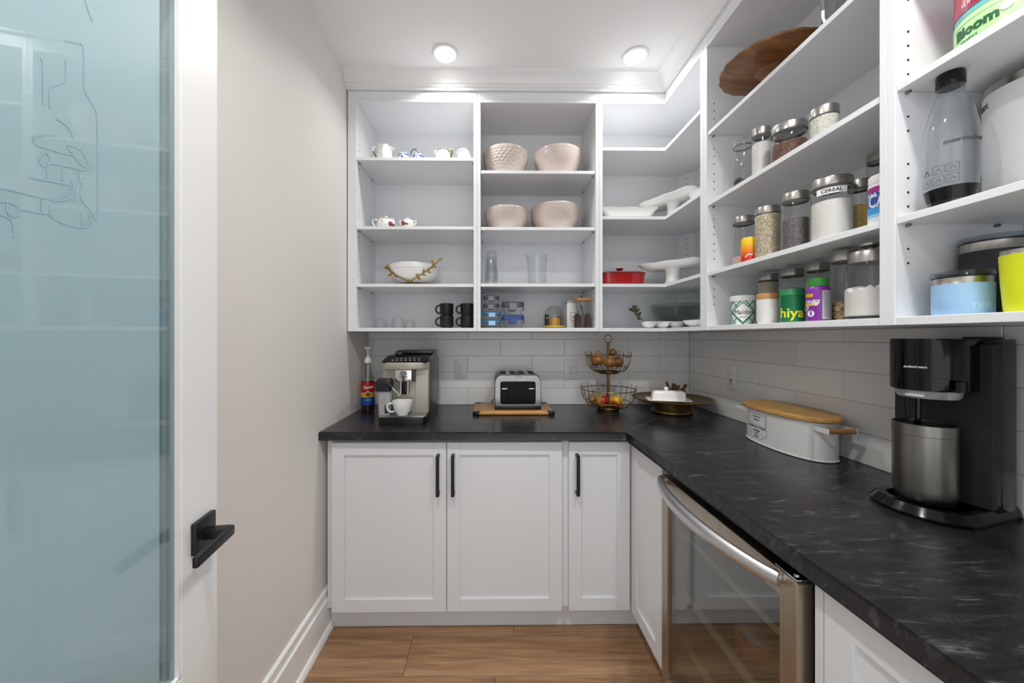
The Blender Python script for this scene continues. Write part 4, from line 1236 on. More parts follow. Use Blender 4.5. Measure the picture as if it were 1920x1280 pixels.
# jars standing behind
jar('steel lidded glass jar of beige meal, behind the white pot with the tan lid', 1420, 1461, zD4, 512, beige, .95, 1.045)
jar('steel lidded glass jar behind the green canister', 1462, 1509, zD4, 502, mat('pale_pink_meal', 'B8A69A', .9), .72, 1.045)
jar('steel lidded glass jar behind the purple bottle', 1510, 1556, zD4, 491, mat('grey_meal', 'B9B8BB', .9), .80, 1.045)
jar('tall glass jar with chopped nuts in the bottom, beside the purple bottle', 1556, 1612, zD4, 467, nuts, .27, .990, lidh=.030, rough=.004)
# big flour jar
x, y, r = between(1581.5, 1688, .930, 'X'); zt = near_z(465, x, y, r); h = zt - zD4
t = thing('storage_jar', 'large round shouldered glass jar of flour with a knobbed steel lid', 'jar', (x, y, zD4), 0, GJ)
MB().lathe([(0, .0005), (r * .95, 0), (r * .99, .006), (r, .012), (r, h * .62), (r * .97, h * .72), (r * .86, h * .82), (r * .80, h * .83)], 52).done('glass', cl, t)
MB().lathe([(r * .945, .0015), (r * 1.003, .0035), (r * 1.003, .0065)], 52).done('foot_ring', mat('dark_foot', '3A3B3D', .3), t)
MB().lathe([(0, .008), (r * .95, .008), (r * .965, .014), (r * .965, h * .43), (r * .8, h * .45), (r * .35, h * .47), (0, h * .45)], 48,
           fn=lambda q, z, a: (q, z + (.004 * cos(a * 5) + .003 * cos(a * 11 + 1) if z >= h * .42 else 0))).done('flour', flour, t)
MB().lathe([(0, h * .83), (r * .86, h * .83), (r * .86, h * .97), (r * .80, h), (0, h)], 48).done('lid', 'steelv', t)
MB().lathe([(0, h), (.010, h), (.008, h + .008), (.022, h + .014), (.022, h + .020), (0, h + .022)], 28).done('knob', 'steelv', t)
# --- top shelf: scalloped wooden cake stand and fluted vase
dk = wood_mat('dark_acacia', '5A361A', '93602F', 5, (1, 7, 7), 0.4, coat=.2)
cx, cy, R_ = 1.010, 1.300, .162
zp = 2.295
t = thing('wooden_cake_stand', 'dark wooden cake stand with a scalloped plate, on the top shelf of the right unit', 'cake stand', (cx, cy, zD1))
hp_ = zp - zD1
MB().lathe([(0, hp_ - .004), (R_ * .4, hp_ - .002), (R_ * .8, hp_ + .004), (R_ * .985, hp_ + .013), (R_, hp_ + .019), (R_ * .97, hp_ + .022), (R_ * .9, hp_ + .015), (0, hp_ + .012)], 120,
           fn=lambda q, z, a: (q * (1 + (.022 * abs(cos(a * 9)) - .011) * (q / R_) ** 3), z)).done('plate', dk, t, 50)
MB().lathe([(0, 0), (.065, 0), (.062, .010), (.028, .026), (.022, .05), (.034, hp_ - .014), (.05, hp_ - .003), (0, hp_ - .003)], 36).done('pedestal', dk, t)
x, y, r = between(1536, 1592, .95, 'X')
t = tag(MB().lathe([(0, .001), (r * .72, 0), (r * .75, .006), (r * .95, .12), (r, .20), (r * .9, .27), (r * .98, .30), (r * .96, .30), (r * .86, .27), (r * .95, .2), (r * .7, .012), (0, .012)], 60,
        fn=lambda q, z, a: (q * (1 + .03 * cos(14 * a)), z)).done('fluted_vase', glass_mat('vase_glass', (.80, .82, .82), base=.10), None), 'tall fluted clear glass vase on the top shelf of the right unit', 'vase')
t.location = (x, y, zD1)

# ================================================================== NEAREST UNIT
zE1, zE2, zE3 = 1.9038, 1.6048, 1.3788
# green supplement tub
x, y, r = 1.008, .684, .077
t = thing('supplement_tub', 'pale green tub with a crimson lid area and dark green lettering, at the top right', 'tub', (x, y, zE1))
MB().lathe([(0, 0), (r * .95, 0), (r, .004), (r, .058), (r * .97, .061), (0, .061)], 52).done('body', mat('mint_green', 'A9DC98', .3), t)
MB().lathe([(r * 1.004, .048), (r * 1.006, .0485), (r * 1.006, .0505), (r * 1.004, .051)], 52).done('groove', mat('mint_pale', 'C8EFC0', .3), t)
MB().lathe([(0, .061), (r * .985, .061), (r * .985, .072), (0, .072)], 52).done('aqua_band', mat('aqua_band', '74C7CE', .35), t)
MB().lathe([(0, .072), (r * 1.0, .072), (r * 1.0, .165), (r * .97, .172), (0, .172)], 52).done('lid', mat('crimson_lid', 'B3244C', .3), t)
a0 = facing(x, y)
text_mesh('Bloom', .0265, 'lettering', mat('dark_green_ink', '1D5B38', .5), t, on_cyl(r * 1.004, phi_at(1824, x, y, r), .031), bold=.0012)
text_mesh('GREENS', .007, 'lettering', mat('dark_green_ink2', '2E7048', .5), t, on_cyl(r * 1.004, phi_at(1815, x, y, r), .013), space=1.3)
text_mesh('SUPER', .013, 'lettering', 'plug', t, on_cyl(r * 1.008, phi_at(1820, x, y, r), .084))
b = MB(); pl_ = on_cyl(r, phi_at(1888, x, y, r), .036)
poly(b, pl_, [(.008 * cos(q * PI / 8), .008 * sin(q * PI / 8)) for q in range(16)], .0008); b.done('seal', mat('seal_print', 'D6F0CC', .5), t, 0)
# soda bottle
x, y, r = between(1727, 1842, .925, 'X')
h = 1.8858 - zE2
t = thing('soda_bottle', 'clear plastic soda bottle with a black cap and black base', 'bottle', (x, y, zE2))
sm = glass_mat('smoky_plastic', (.88, .895, .90), rough=.04)
MB().lathe([(r * .76, .0), (r * .93, h * .14), (r, h * .28), (r, h * .46), (r * .95, h * .58), (r * .78, h * .72), (r * .56, h * .82), (r * .45, h * .87), (r * .43, h * .91)], 52).done('body', sm, t)
MB().lathe([(0, .0005), (r * .74, 0), (r * .772, .004), (r * .94, h * .135), (r * .90, h * .138), (0, h * .10)], 52).done('base', 'glossblack', t)
MB().lathe([(r * .46, h * .865), (r * .50, h * .87), (r * .50, h * .895), (r * .45, h * .90)], 40).done('neck_ring', sm, t)
MB().lathe([(0, h * .90), (r * .51, h * .90), (r * .52, h * .905), (r * .52, h * .99), (r * .49, h), (0, h)], 48, fn=lambda q, z, a: (q * (1 + .012 * cos(30 * a)), z)).done('cap', 'glossblack', t)
a0 = facing(x, y)
ink = mat('grey_print', '4A4D50', .6)
text_mesh('sodastream', .0135, 'lettering', ink, t, lambda u, v, d: Vector(((r * 1.004 + d) * cos(a0 + .55 - u / r), (r * 1.004 + d) * sin(a0 + .55 - u / r), h * .455 + v)), bold=.0006)
b = MB(); pl_ = on_cyl(r * .985, a0 - .40, h * .225)
for i in range(3):
    for j in range(2):
        u, v = (i - 1) * .019, (j - .5) * .022
        if i < 1 and j: stroke(b, pl_, [(u - .006, v - .006), (u + .006, v - .006), (u, v + .006), (u - .006, v - .006)], .0012, 2, .0014)
        else: stroke(b, pl_, [(u - .008, v - .008), (u + .008, v - .008), (u + .008, v + .008), (u - .008, v + .008), (u - .008, v - .008)], .0007, 2, .0014)
        stroke(b, pl_, [(u - .004, v - .004), (u, v + .003), (u + .004, v - .003)], .001, 2, .0014)
b.done('care_symbols', ink, t, 0)
# white canister behind the bottle
x, y, r = 1.118, .715, .082
h = zat(172, x - .05, y + .05) - zE2
t = thing('canister', 'large white canister with a steel rim behind the soda bottle', 'canister', (x, y, zE2))
MB().lathe([(0, 0), (r * .97, 0), (r, .004), (r, h - .016), (0, h - .016)], 52).done('body', mat('white_powdercoat', 'E4E5E6', .35), t)
MB().lathe([(0, h - .016), (r * .985, h - .016), (r * .985, h), (r * .95, h), (0, h - .004)], 52).done('rim', 'steelv', t)
a0 = facing(x, y)
text_mesh('KEY.', .0145, 'lettering', 'black', t, on_cyl(r * 1.003, phi_at(1846, x, y, r), zat(200, x - .07, y + .04) - zE2), bold=.0005)
text_mesh('Y', .0145, 'lettering', 'black', t, on_cyl(r * 1.003, phi_at(1836, x, y, r), zat(188, x - .07, y + .04) - zE2), bold=.0005)
# tumblers
def tumbler(label, x, y, r, h, z0, colm, bot=1.0, lid=True, steel=.16):
    t = thing('tumbler', label, 'tumbler', (x, y, z0))
    hs = h * (1 - steel)
    MB().lathe([(0, 0), (r * bot * .95, 0), (r * bot, .004), (r * (bot + (1 - bot) * .6), hs * .5), (r, hs), (r * .98, hs), (0, hs - .004)], 52).done('body', colm, t)
    MB().lathe([(r * .985, hs - .001), (r * .97, hs), (r * .97, h), (r * .94, h), (r * .93, hs)], 52).done('steel_rim', 'steelv', t)
    if lid:
        l_ = MB().lathe([(0, h + .002), (r * .85, h + .002), (r * .9, h - .004), (r * .92, h), (r * 1.03, h + .002), (r * 1.05, h + .008), (r * 1.0, h + .013), (r * .9, h + .014), (r * .85, h + .008), (0, h + .007)], 52).done('lid', glass_mat('clear_lid', (.72, .75, .78)), t)
        MB().lathe([(r * .925, h + .0005), (r * 1.0, h + .0005), (r * 1.0, h + .003), (r * .925, h + .003)], 52).done('seal_ring', 'black', l_)
    return t
x, y, r = between(1745, 1868, .925, 'X'); h = near_z(518, x, y, r) - zE3
t = tumbler('low light blue tumbler with a clear lid', x, y, r, h, zE3, mat('sky_blue_coat', '9CC6EC', .4), steel=.17)
text_mesh('YETI', .016, 'lettering', mat('sky_blue_emboss', 'A9CFEF', .4), t, on_cyl(r * 1.002, facing(x, y) + .62, h * .22), bold=.001)
yb_ = y
x, y, r = between(1871, 2010, .935, 'X'); h = near_z(462, x, y, r * .9) - zE3
tumbler('tall lime yellow tumbler at the right edge', x, y, r, h, zE3, mat('lime_coat', 'D6DE12', .4), bot=.86, lid=False, steel=.075)
x, y, r = 1.0655, .757, .048
h = zat(447, x - .02, y - .035) - zE3
tumbler('tall black tumbler with a dark lid, behind the light blue one', x, y, r, h, zE3, mat('black_coat', '15171A', .45), steel=.12)
# ================================================================== ON THE WORKTOP
ZW = .9156
# --- syrup bottle with pump
x, y, r = between(676.5, 703, 2.005, 'Y')
sg = glass_mat('bottle_glass', (.84, .88, .85), base=.06)
t = thing('syrup_bottle', 'glass syrup bottle with a red, yellow and blue label and a white pump', 'bottle', (x, y, ZW))
Z = lambda py: zat(py, x, y - r * .6) - ZW
zs, zn = Z(708), Z(682)
MB().lathe([(0, 0), (r * .9, 0), (r, .005), (r, zs - .012), (r * .92, zs + .004), (r * .6, zs + .024), (r * .46, zn - .010), (r * .42, zn), (r * .44, Z(679))], 36).done('glass', sg, t)
MB().lathe([(0, .004), (r * .93, .006), (r * .93, Z(757)), (0, Z(757))], 32).done('syrup', mat('dark_syrup', '3A2415', .2), t)
for nm, c_, a, b in (('red_label', 'B3161C', 735, 716), ('yellow_label', 'DDA81E', 744, 735), ('blue_label', '124AA0', 759, 744)):
    MB().lathe([(r * 1.006, Z(a)), (r * 1.006, Z(b))], 40).done(nm, mat(nm + '_ink', c_, .35), t)
a0 = facing(x, y)
text_mesh('Torani', .0225, 'lettering', 'plug', t, on_cyl(r * 1.012, a0 + .05, Z(725.5), .12), shear=.28, bold=.0007)
text_mesh('VANILLE', .010, 'lettering', mat('pale_blue_ink', '9CC4EE', .5), t, on_cyl(r * 1.012, a0, Z(749)), bold=.0004)
b = MB(); pl_ = on_cyl(r * 1.006, a0, Z(738))
poly(b, pl_, [(.010 * cos(q * PI / 6), .012 * sin(q * PI / 6)) for q in range(12)], .0008); b.done('label_emblem', mat('dark_emblem', '3B2413', .5), t, 0)
b = MB(); stroke(b, pl_, [(-.009, .006), (-.004, .013), (.004, .013), (.009, .006)], .004, 3, .0012); b.done('emblem_arc', 'plug', t, 0)
p = MB()
p.lathe([(r * .30, Z(682)), (r * .50, Z(680)), (r * .50, Z(674)), (r * .36, Z(671)), (r * .2, Z(669)), (.0045, Z(668)), (.0045, Z(656)), (.008, Z(654)), (.008, Z(651)), (0, Z(650.5))], 24)
p.box(-.020, .016, -.006, .006, Z(654.5), Z(650.5), .003)
p.tube(rod((0, 0, Z(680)), (0, 0, .02), 2), .003, 8)
p.done('pump', 'plug', t)

# --- espresso machine
ex = onY(751, 0, 1.71).x + .002
W2 = .1135
t = thing('espresso_machine', 'champagne and black bean-to-cup coffee machine next to the syrup bottle', 'coffee machine', (ex, 1.712, ZW))
champ = mat('champagne_plastic', 'ACA89C', .38, .35); dgrey = mat('dark_grey_panel', '3B3B3D', .3); bk = M['blackp']
b = MB()
b.prism([(p[0], p[1]) for p in ([(-W2, .40), (-W2, .03), (-W2 + .012, .008), (-W2 + .035, 0), (W2 - .035, 0), (W2 - .012, .008), (W2, .03), (W2, .40)])], .0005, .036)
b.box(-W2 + .03, W2 - .09, -.002, .01, .0005, .012)
b.done('base', bk, t)
b = MB()
for k in range(17):
    u = -W2 + .014 + k * (2 * W2 - .028) / 16
    b.box(u - .0022, u + .0022, .012, .086, .036, .0405)
b.box(-W2 + .008, W2 - .008, .008, .014, .036, .0405); b.box(-W2 + .008, W2 - .008, .044, .048, .036, .040); b.box(-W2 + .008, W2 - .008, .082, .088, .036, .0405)
g_ = b.done('drip_grille', 'chrome', t, ang=0); g_['kind'] = 'stuff'
MB().box(-W2, W2, .090, .400, .0362, .285, .006).done('body', champ, t)
for s in (-1, 1): MB().box(s * (W2 + .001) - .0035, s * (W2 + .001) + .0035, .115, .400, .0364, .300, .003).done('side_panel', dgrey, t)
b = MB()
for z0_, z1_, x0_, x1_ in ((.050, .232, -.048, -.0472), (.050, .232, .0465, .0473), (.1120, .1126, -.048, .0465), (.2315, .2321, .0465, W2 - .004)): b.box(x0_, x1_, .0885, .0905, z0_, z1_)
b.done('panel_seam', bk, t, ang=0)
MB().prism([(-W2 - .001, .30), (-W2 - .001, .085), (-W2 + .03, .056), (W2 - .03, .056), (W2 + .001, .085), (W2 + .001, .30)], .256, .2915, .006).done('header', champ, t)
# sloping control panel
b = MB()
sec = [(.060, .2918), (.075, .296), (.170, .318), (.235, .322), (.40, .322), (.40, .2918)]
b.loft([[(u, p[0], p[1]) for p in sec] for u in (-W2 + .002, W2 - .002)])
cp = b.done('control_panel', 'glossblack', t, ang=20)
b = MB()
for k in range(7):
    u = -.066 + k * .022
    b.cyl((u, .092 + .0, .2992), .0042, .0026, 12)
for k in range(6): b.box(-.058 + k * .022, -.048 + k * .022, .126, .130, .3078, .3092)
cpb = b.done('button_icons', mat('icon_white', 'C9C9C9', .5), cp); cpb['kind'] = 'stuff'
MB().box(-.085, .110, .235, .395, .3225, .343, .006).done('bean_hopper_lid', bk, t)
MB().cyl((-.058, .20, .3195), .024, .014, 24, bev=.003).done('grind_knob', bk, t)
# brew spout
b = MB(); b.box(-.042, .040, .046, .092, .200, .2555, .005); sp = b.done('brew_head', 'chrome', t)
MB().lathe([(.0, 0), (.012, 0), (.012, .0015), (0, .0015)], 24, sx=1.5).xf(Matrix.Translation((-.001, .0462, .239)) @ Matrix.Rotation(PI / 2, 4, 'X')).done('badge', mat('badge_grey', '77777A', .4), sp)
text_mesh("De'Longhi", .0105, 'lettering', 'blackp', sp, lambda u, v, d: Vector((u - .001, .0458 - d, .224 + v)), bold=.0002)
MB().box(.0405, .052, .058, .092, .196, .252, .003).done('head_side', dgrey, t)
MB().box(-.012, .013, .060, .085, .135, .1995, .003).done('spout_core', 'glossblack', t)
for s in (-1, 1): MB().tube(rod((s * .017, .066, .1995), (s * .017, .064, .134), 3), .0052, 10).done('spout', 'chrome', t)
# milk carafe
b = MB(); b.loft([[(p[0] - .092, p[1] + .048, .156) for p in rrect(.038, .032, .015)], [(p[0] - .092, p[1] + .048, .200) for p in rrect(.040, .034, .016)], [(p[0] - .090, p[1] + .050, .214) for p in rrect(.032, .028, .016)]])
cl_ = b.done('carafe_lid', 'black', t)
MB().tube(rod((-.072, .012, .196), (-.046, .018, .174), 3), .0085, 10).done('spout_pivot', 'black', cl_)
MB().tube(rod((-.048, .018, .175), (-.014, .030, .137), 3), .0055, 10).done('milk_spout', 'chrome', cl_)
MB().loft([[(p[0] - .088, p[1] + .050, .0412) for p in rrect(.028, .026, .012)], [(p[0] - .088, p[1] + .050, .156) for p in rrect(.031, .029, .012)]], True, False).done('milk_carafe', mat('milky_plastic', 'A6A6A8', .25), t)
MB().box(-.083, -.067, .016, .026, .052, .092, .003).done('carafe_handle', dgrey, t)
# cup on the grille
x, y = onY(755.5, 0, 1.765).x, 1.7585
t = thing('coffee_cup', 'white porcelain cup standing on the drip grille', 'cup', (x, y - .004, ZW + .0412), .45)
r = .0475; h = zat(753, x, y - r) - ZW - .0412
MB().lathe([(0, 0), (r * .52, 0), (r * .55, .004), (r * .82, h * .35), (r * .96, h * .75), (r, h), (r * .96, h), (r * .88, h * .6), (r * .5, .009), (0, .008)], 40).done('body', 'white', t)
MB().tube([(-r * .95, 0, h * .82), (-r * 1.3, 0, h * .86), (-r * 1.55, 0, h * .66), (-r * 1.45, 0, h * .4), (-r * 1.15, 0, h * .26), (-r * .82, 0, h * .26)], .0042, 8).done('handle', 'white', t)

# --- outlets
def outlet(label, loc, rz, usb=False):
    t = thing('power_outlet', label, 'outlet', loc, rz)
    MB().box(-.0385, .0385, -.0065, -.0005, -.0605, .0605, .003).done('cover_plate', 'plug', t)
    MB().box(-.0175, .0175, -.0082, -.0064, -.0345, .0345, .002).done('receptacle', 'plug', t)
    b = MB()
    for s in (1, -1):
        if usb and s < 0:
            b.box(-.010, -.004, -.0090, -.0081, -.020, -.010); b.box(.004, .010, -.0090, -.0081, -.020, -.010); b.box(-.004, .004, -.0090, -.0081, -.030, -.026)
        else:
            b.box(-.0080, -.0062, -.0088, -.0081, s * .017 - .001, s * .017 + .008); b.box(.0062, .0080, -.0088, -.0081, s * .017 - .001, s * .017 + .007)
            b.cyl((0, -.0081, s * .017 - .009), .0026, -.0007, 10, 'y')
    b.done('socket_slot', 'hole', t, ang=0)
    return t
p = onY(863.5, 692.5, 2.2255); outlet('white double outlet on the tiles right of the coffee machine', (p.x, 2.2255, p.z), 0)
p = onY(1069, 692.5, 2.2255); outlet('white double outlet on the tiles left of the wire basket stand', (p.x, 2.2255, p.z), 0)
p = onX(1373.5, 707, 1.2205); outlet('white outlet on the right hand tiled wall, beyond the bread bin', (1.2205, p.y, p.z), -PI / 2, True)

# --- cutting board and toaster
bx0, bx1 = onY(887, 0, 1.92).x, onY(1040, 0, 1.92).x
bc_ = ((bx0 + bx1) / 2, 2.062)
bw2 = (bx1 - bx0) / 2
t = thing('cutting_board', 'wooden cutting board with black rubber corners under the toaster', 'cutting board', (bc_[0], bc_[1], ZW))
MB().prism(rrect(bw2, .142, .02), .002, .0165, .0015, 1).done('board', 'bamboo', t, 50)
for sx in (1, -1):
    for sy in (1, -1):
        MB().prism(rrect(.022, .020, .018, 4), .0005, .0185, .003, 2).done('corner_grip', 'black', t).location = (sx * (bw2 - .019), sy * (.142 - .017), 0)
zt_ = ZW + .0171
tx0, tx1 = onY(927.5, 0, 1.972).x, onY(1015, 0, 1.972).x
tw2 = (tx1 - tx0) / 2
t = thing('toaster', 'four slice chrome and black toaster on the cutting board', 'toaster', ((tx0 + tx1) / 2, 1.972, zt_))
TH = zat(702, t.location.x, 1.985) - zt_
MB().box(-tw2, tw2, .006, .205, .0005, .022, .004).done('base', 'blackp', t)
sec = [(-tw2, .022), (-tw2, TH - .035), (-tw2 + .010, TH - .012), (-tw2 + .026, TH), (tw2 - .026, TH), (tw2 - .010, TH - .012), (tw2, TH - .035), (tw2, .022)]
MB().loft([[(p[0], v, p[1]) for p in sec] for v in (.012, .200)]).done('body', 'blackp', t, 50)
sec2 = [(p[0] * .985, p[1] if p[1] < TH - .02 else p[1] - .001) for p in sec]
f_ = MB().loft([[(p[0], .0115, p[1]) for p in sec2], [(p[0] * .985, .002, .022 + (p[1] - .022) * .985) for p in sec2]])
f_.done('front_frame', mat('polished_steel', '8F8F90', .16, 1.0), t, 50)
MB().loft([[(p[0], .0018, p[1] + .094) for p in rrect(tw2 * .76, .062, .012)], [(p[0], -.001, p[1] + .094) for p in rrect(tw2 * .755, .0605, .012)]]).done('front_panel', mat('toaster_panel', '050608', .2, spec=.12), t)
for s in (-1, 1):
    sl = MB().box(s * tw2 * .58 - .0022, s * tw2 * .58 + .0022, -.0016, .0, .050, .142).done('lever_slot', 'hole', t, ang=0)
    MB().box(s * tw2 * .58 - .0165, s * tw2 * .58 + .0165, -.016, -.0012, .114, .121, .002).done('lever', 'chrome', t)
for s in (-1, 1): MB().box(s * .052 - .040, s * .052 + .040, .018, .194, TH - .001, TH + .002, .001, 1).done('top_plate', 'steel', t)
for xx in (-.078, -.026, .026, .078): MB().box(xx - .015, xx + .015, .025, .187, TH + .0015, TH + .0028).done('bread_slot', 'hole', t, ang=0)
text_mesh('Cuisinart', .0115, 'lettering', mat('etched_grey', '6B6B6E', .5), t, lambda u, v, d: Vector((u, .0012 - d, TH - .0115 + v)))
MB().tube([(-tw2 - .002, .17, .03), (-tw2 - .014, .18, .02), (-tw2 - .016, .19, .006)], .003, 6).done('cord', 'blackp', t)

# --- two tier wire basket stand
x, y = .655, 2.035
brass = mat('antique_brass', '7C6842', .34, 1.0)
t = thing('wire_basket_stand', 'two tier brass wire fruit basket with a ring on top', 'fruit basket', (x, y, ZW))
Z = lambda py, dy=0: zat(py, x, y + dy) - ZW
def basket(zb_, zr, R1, R0, name, zfoot):
    b = MB(); n = 26
    ring = lambda rr, z, q=.0016: b.tube(arc((0, 0, z), rr, 0, 2 * PI, 48, v=(0, 1, 0))[:-1], q, 6, closed=True)
    pf = lambda k: R0 + (R1 - R0) * math.sin(k * PI / 2) ** .85
    ring(R1, zr, .0022); ring(pf(.42), zb_ + (zr - zb_) * .32); ring(R0, zb_, .0022); ring(pf(.1), zb_ + .003)
    for i in range(n):
        a = 2 * PI * i / n
        pts = [(pf(k / 8) * cos(a), pf(k / 8) * sin(a), zb_ + (zr - zb_) * (1 - math.cos(k / 8 * PI / 2)) ** .9) for k in range(9)]
        hi = .020 if i % 2 else .004
        pts.append((R1 * 1.02 * cos(a), R1 * 1.02 * sin(a), zr + hi))
        b.tube(pts, .0012, 5)
        b.sphere(pts[-1], .0030, u=8, v=6)
    for i in range(6):
        a = PI * i / 6
        b.tube([(R0 * cos(a), R0 * sin(a), zb_), (-R0 * cos(a), -R0 * sin(a), zb_)], .0012, 5)
    o = b.done(name, brass, t); o['kind'] = 'stuff'
    MB().lathe([(R0 * .86, zfoot), (R0 * .92, zfoot), (R0 * .99, zb_ - .001), (R0 * .90, zb_ - .001)], 40).done('foot_ring', brass, t)
basket(.020, Z(729), .148, .064, 'lower_basket', .0008)
basket(Z(696.5) , Z(667), .122, .060, 'upper_basket', Z(699.5))
MB().tube(rod((0, 0, .019), (0, 0, Z(643)), 4), .0078, 14).done('pole', brass, t)
MB().tube(arc((0, 0, Z(635)), .0215, 0, 2 * PI, 28)[:-1], .0022, 8, closed=True).done('ring', brass, t)
onion = mat('onion_skin', 'A06E34', .35, var=.22, vscale=14, stretch=(6, 6, .6)); onion2 = mat('onion_brown', '7E5230', .4, var=.2, vscale=14, stretch=(6, 6, .6))
def onion_(label, px, py, dy, r, m_, sq=.85, rest=None):
    xx = onY(px, 0, y + dy).x; zc = zat(py, xx, y + dy)
    t2 = thing('onion', label, 'onion', (xx, y + dy, zc), 0, 'onions in the upper basket')
    MB().lathe([(0, -r * sq), (r * .5, -r * sq * .86), (r * .9, -r * sq * .42), (r, 0), (r * .92, r * sq * .42), (r * .6, r * sq * .8), (r * .2, r * sq), (r * .10, r * sq * 1.18), (0, r * sq * 1.2)], 28, fn=lambda q, z, a: (q * (1 + .012 * cos(9 * a)), z)).done('bulb', m_, t2)
    MB().tube([(0, 0, r * sq * 1.12), (.001, 0, r * sq * 1.4)], .0018, 6).done('dry_neck', onion2, t2)
onion_('large golden onion at the left in the upper wire basket', 1120, 674, -.020, .040, onion)
onion_('golden onion at the front centre in the upper wire basket', 1143, 679, -.050, .034, onion)
onion_('reddish brown onion at the right in the upper wire basket', 1158, 679, .020, .034, onion2)
onion_('small brown onion on top of the others in the upper wire basket', 1149, 661, -.012, .023, onion2)
onion_('dark onion at the far left in the upper wire basket', 1116, 680, .040, .024, onion2)
apple = motif_mat('apple_skin', 'C9A23A', [((.012, -.012, .006), .040, 'A8261C'), ((-.02, .02, .0), .030, 'B7452A')], .28)
apple2 = motif_mat('apple_skin_yellow', 'E0B038', [((-.014, -.020, -.012), .024, 'BF4A26'), ((.022, -.01, -.01), .018, 'C85A2A')], .28)
def apple_(label, px, py, dy, r, m_):
    xx = onY(px, 0, y + dy).x; zc = zat(py, xx, y + dy)
    t2 = thing('apple', label, 'apple', (xx, y + dy, zc), 0, 'apples in the lower basket')
    MB().lathe([(0, -r * .74), (r * .3, -r * .86), (r * .68, -r * .66), (r * .95, -r * .1), (r, r * .2), (r * .85, r * .62), (r * .5, r * .86), (r * .2, r * .78), (0, r * .62)], 28, fn=lambda q, z, a: (q * (1 + .02 * cos(5 * a)), z)).done('flesh', m_, t2)
    MB().tube([(0, 0, r * .64), (.002, 0, r * 1.0)], .0015, 6).done('stem', mat('apple_stem', '4A3520', .8), t2)
apple_('red and yellow apple at the left in the lower wire basket', 1130, 752, -.045, .036, apple)
apple_('yellow and red apple at the right in the lower wire basket', 1155, 752, -.035, .037, apple2)
xx = onY(1107, 0, y - .03).x
t2 = tag(MB().lathe([(0, -.022), (.012, -.019), (.022, 0), (.017, .016), (.006, .028), (0, .030)], 24, sx=1.1).done('shallot', onion, None), 'small tan shallot at the left in the lower wire basket', 'shallot')
t2.location = (xx + .014, y - .02, ZW + .066)

# --- brass pedestal tray with butter dish and seed bowl
x, y, r = 1.000, 2.008, .205
t = thing('pedestal_tray', 'large round antique brass pedestal tray in the corner', 'tray', (x, y, ZW))
tb = mat('dark_brass', '7A6238', .38, .85, var=.25, vscale=14)
hz = .066
MB().lathe([(0, 0), (.100, 0), (.106, .003), (.104, .012), (.096, .022), (.098, hz - .012), (.102, hz - .004), (0, hz - .004)], 56).done('pedestal', tb, t)
MB().lathe([(0, hz - .004), (r * .7, hz - .003), (r * .93, hz + .002), (r, hz + .010), (r * 1.0, hz + .013), (r * .93, hz + .006), (r * .68, hz + .0015), (0, hz + .0012)], 80).done('plate', tb, t)
b = MB()
for i in range(120):
    a = 2 * PI * i / 120; b.sphere((r * cos(a), r * sin(a), hz + .012), .0030, u=6, v=4)
b.done('beaded_rim', brass, t)['kind'] = 'stuff'
zq = ZW + hz + .0050
q = onZ(1253, 752, zq); 
t = thing('butter_dish', 'white rectangular covered butter dish on the brass tray', 'butter dish', (q.x, q.y, zq), math.radians(-13))
MB().loft([[(p[0], p[1], 0) for p in rrect(.084, .036, .010)], [(p[0], p[1], .003) for p in rrect(.096, .046, .012)], [(p[0], p[1], .010) for p in rrect(.110, .054, .014)], [(p[0], p[1], .012) for p in rrect(.108, .052, .014)], [(p[0], p[1], .006) for p in rrect(.094, .042, .012)]]).done('dish', 'white', t)
l = MB().loft([[(p[0], p[1], .0065) for p in rrect(.084, .036, .014)], [(p[0], p[1], .045) for p in rrect(.081, .034, .014)], [(p[0], p[1], .055) for p in rrect(.074, .028, .014)], [(p[0], p[1], .057) for p in rrect(.060, .018, .014)]]).done('lid', 'white', t)
MB().sphere((-.010, 0, .066), .0115).done('knob', 'white', l)
q = onZ(1272, 742, zq); x2, y2 = 1.062, 2.090
t = thing('patterned_bowl', 'small bowl with a black and white pattern behind the butter dish', 'bowl', (x2, y2, zq))
pm = grain_mat('woven_print', ['2B2B2B', 'D9D9D6'], 150, .4, [.42, .5], bump=0)
MB().lathe([(0, 0), (.034, 0), (.040, .006), (.056, .036), (.057, .040), (.054, .040), (.036, .010), (0, .008)], 40).done('bowl', pm, t)
wd = wood_mat('walnut_pieces', '4A3013', '7A5424', 8, (1, 6, 6), .6)
for i, (u0, v0, w_, hh_, tl, lab) in enumerate(((-.040, -.004, .006, .078, .32, 'thin dark wooden stick leaning left in the patterned bowl'), (.000, .006, .022, .064, -.10, 'flat forked dark wooden spreader in the patterned bowl'), (.036, .0, .009, .070, -.62, 'dark wooden stick leaning right in the patterned bowl'))):
    b = MB()
    if i == 1: b.prism([(-w_, 0), (w_ * .7, 0), (w_ * 1.25, hh_ * .86), (w_ * .35, hh_ * .78), (-w_ * .15, hh_ * .98), (-w_ * .45, hh_ * .90), (-w_ * .9, hh_ * 1.0)], -.003, .003)
    else: b.prism([(-w_ * .7, 0), (w_ * .7, 0), (w_, hh_ * .8), (w_ * .8, hh_), (-w_ * .8, hh_), (-w_, hh_ * .8)], -.003, .003)
    b.xf(Matrix.Rotation(PI / 2, 4, 'X'))
    o = tag(b.done('wooden_piece', wd, None, 0), lab, 'utensil', 'wooden pieces in the bowl')
    o.location = (x2 + u0 * .7, y2 + v0, zq + .012); o.rotation_euler = (0, -tl, 0)

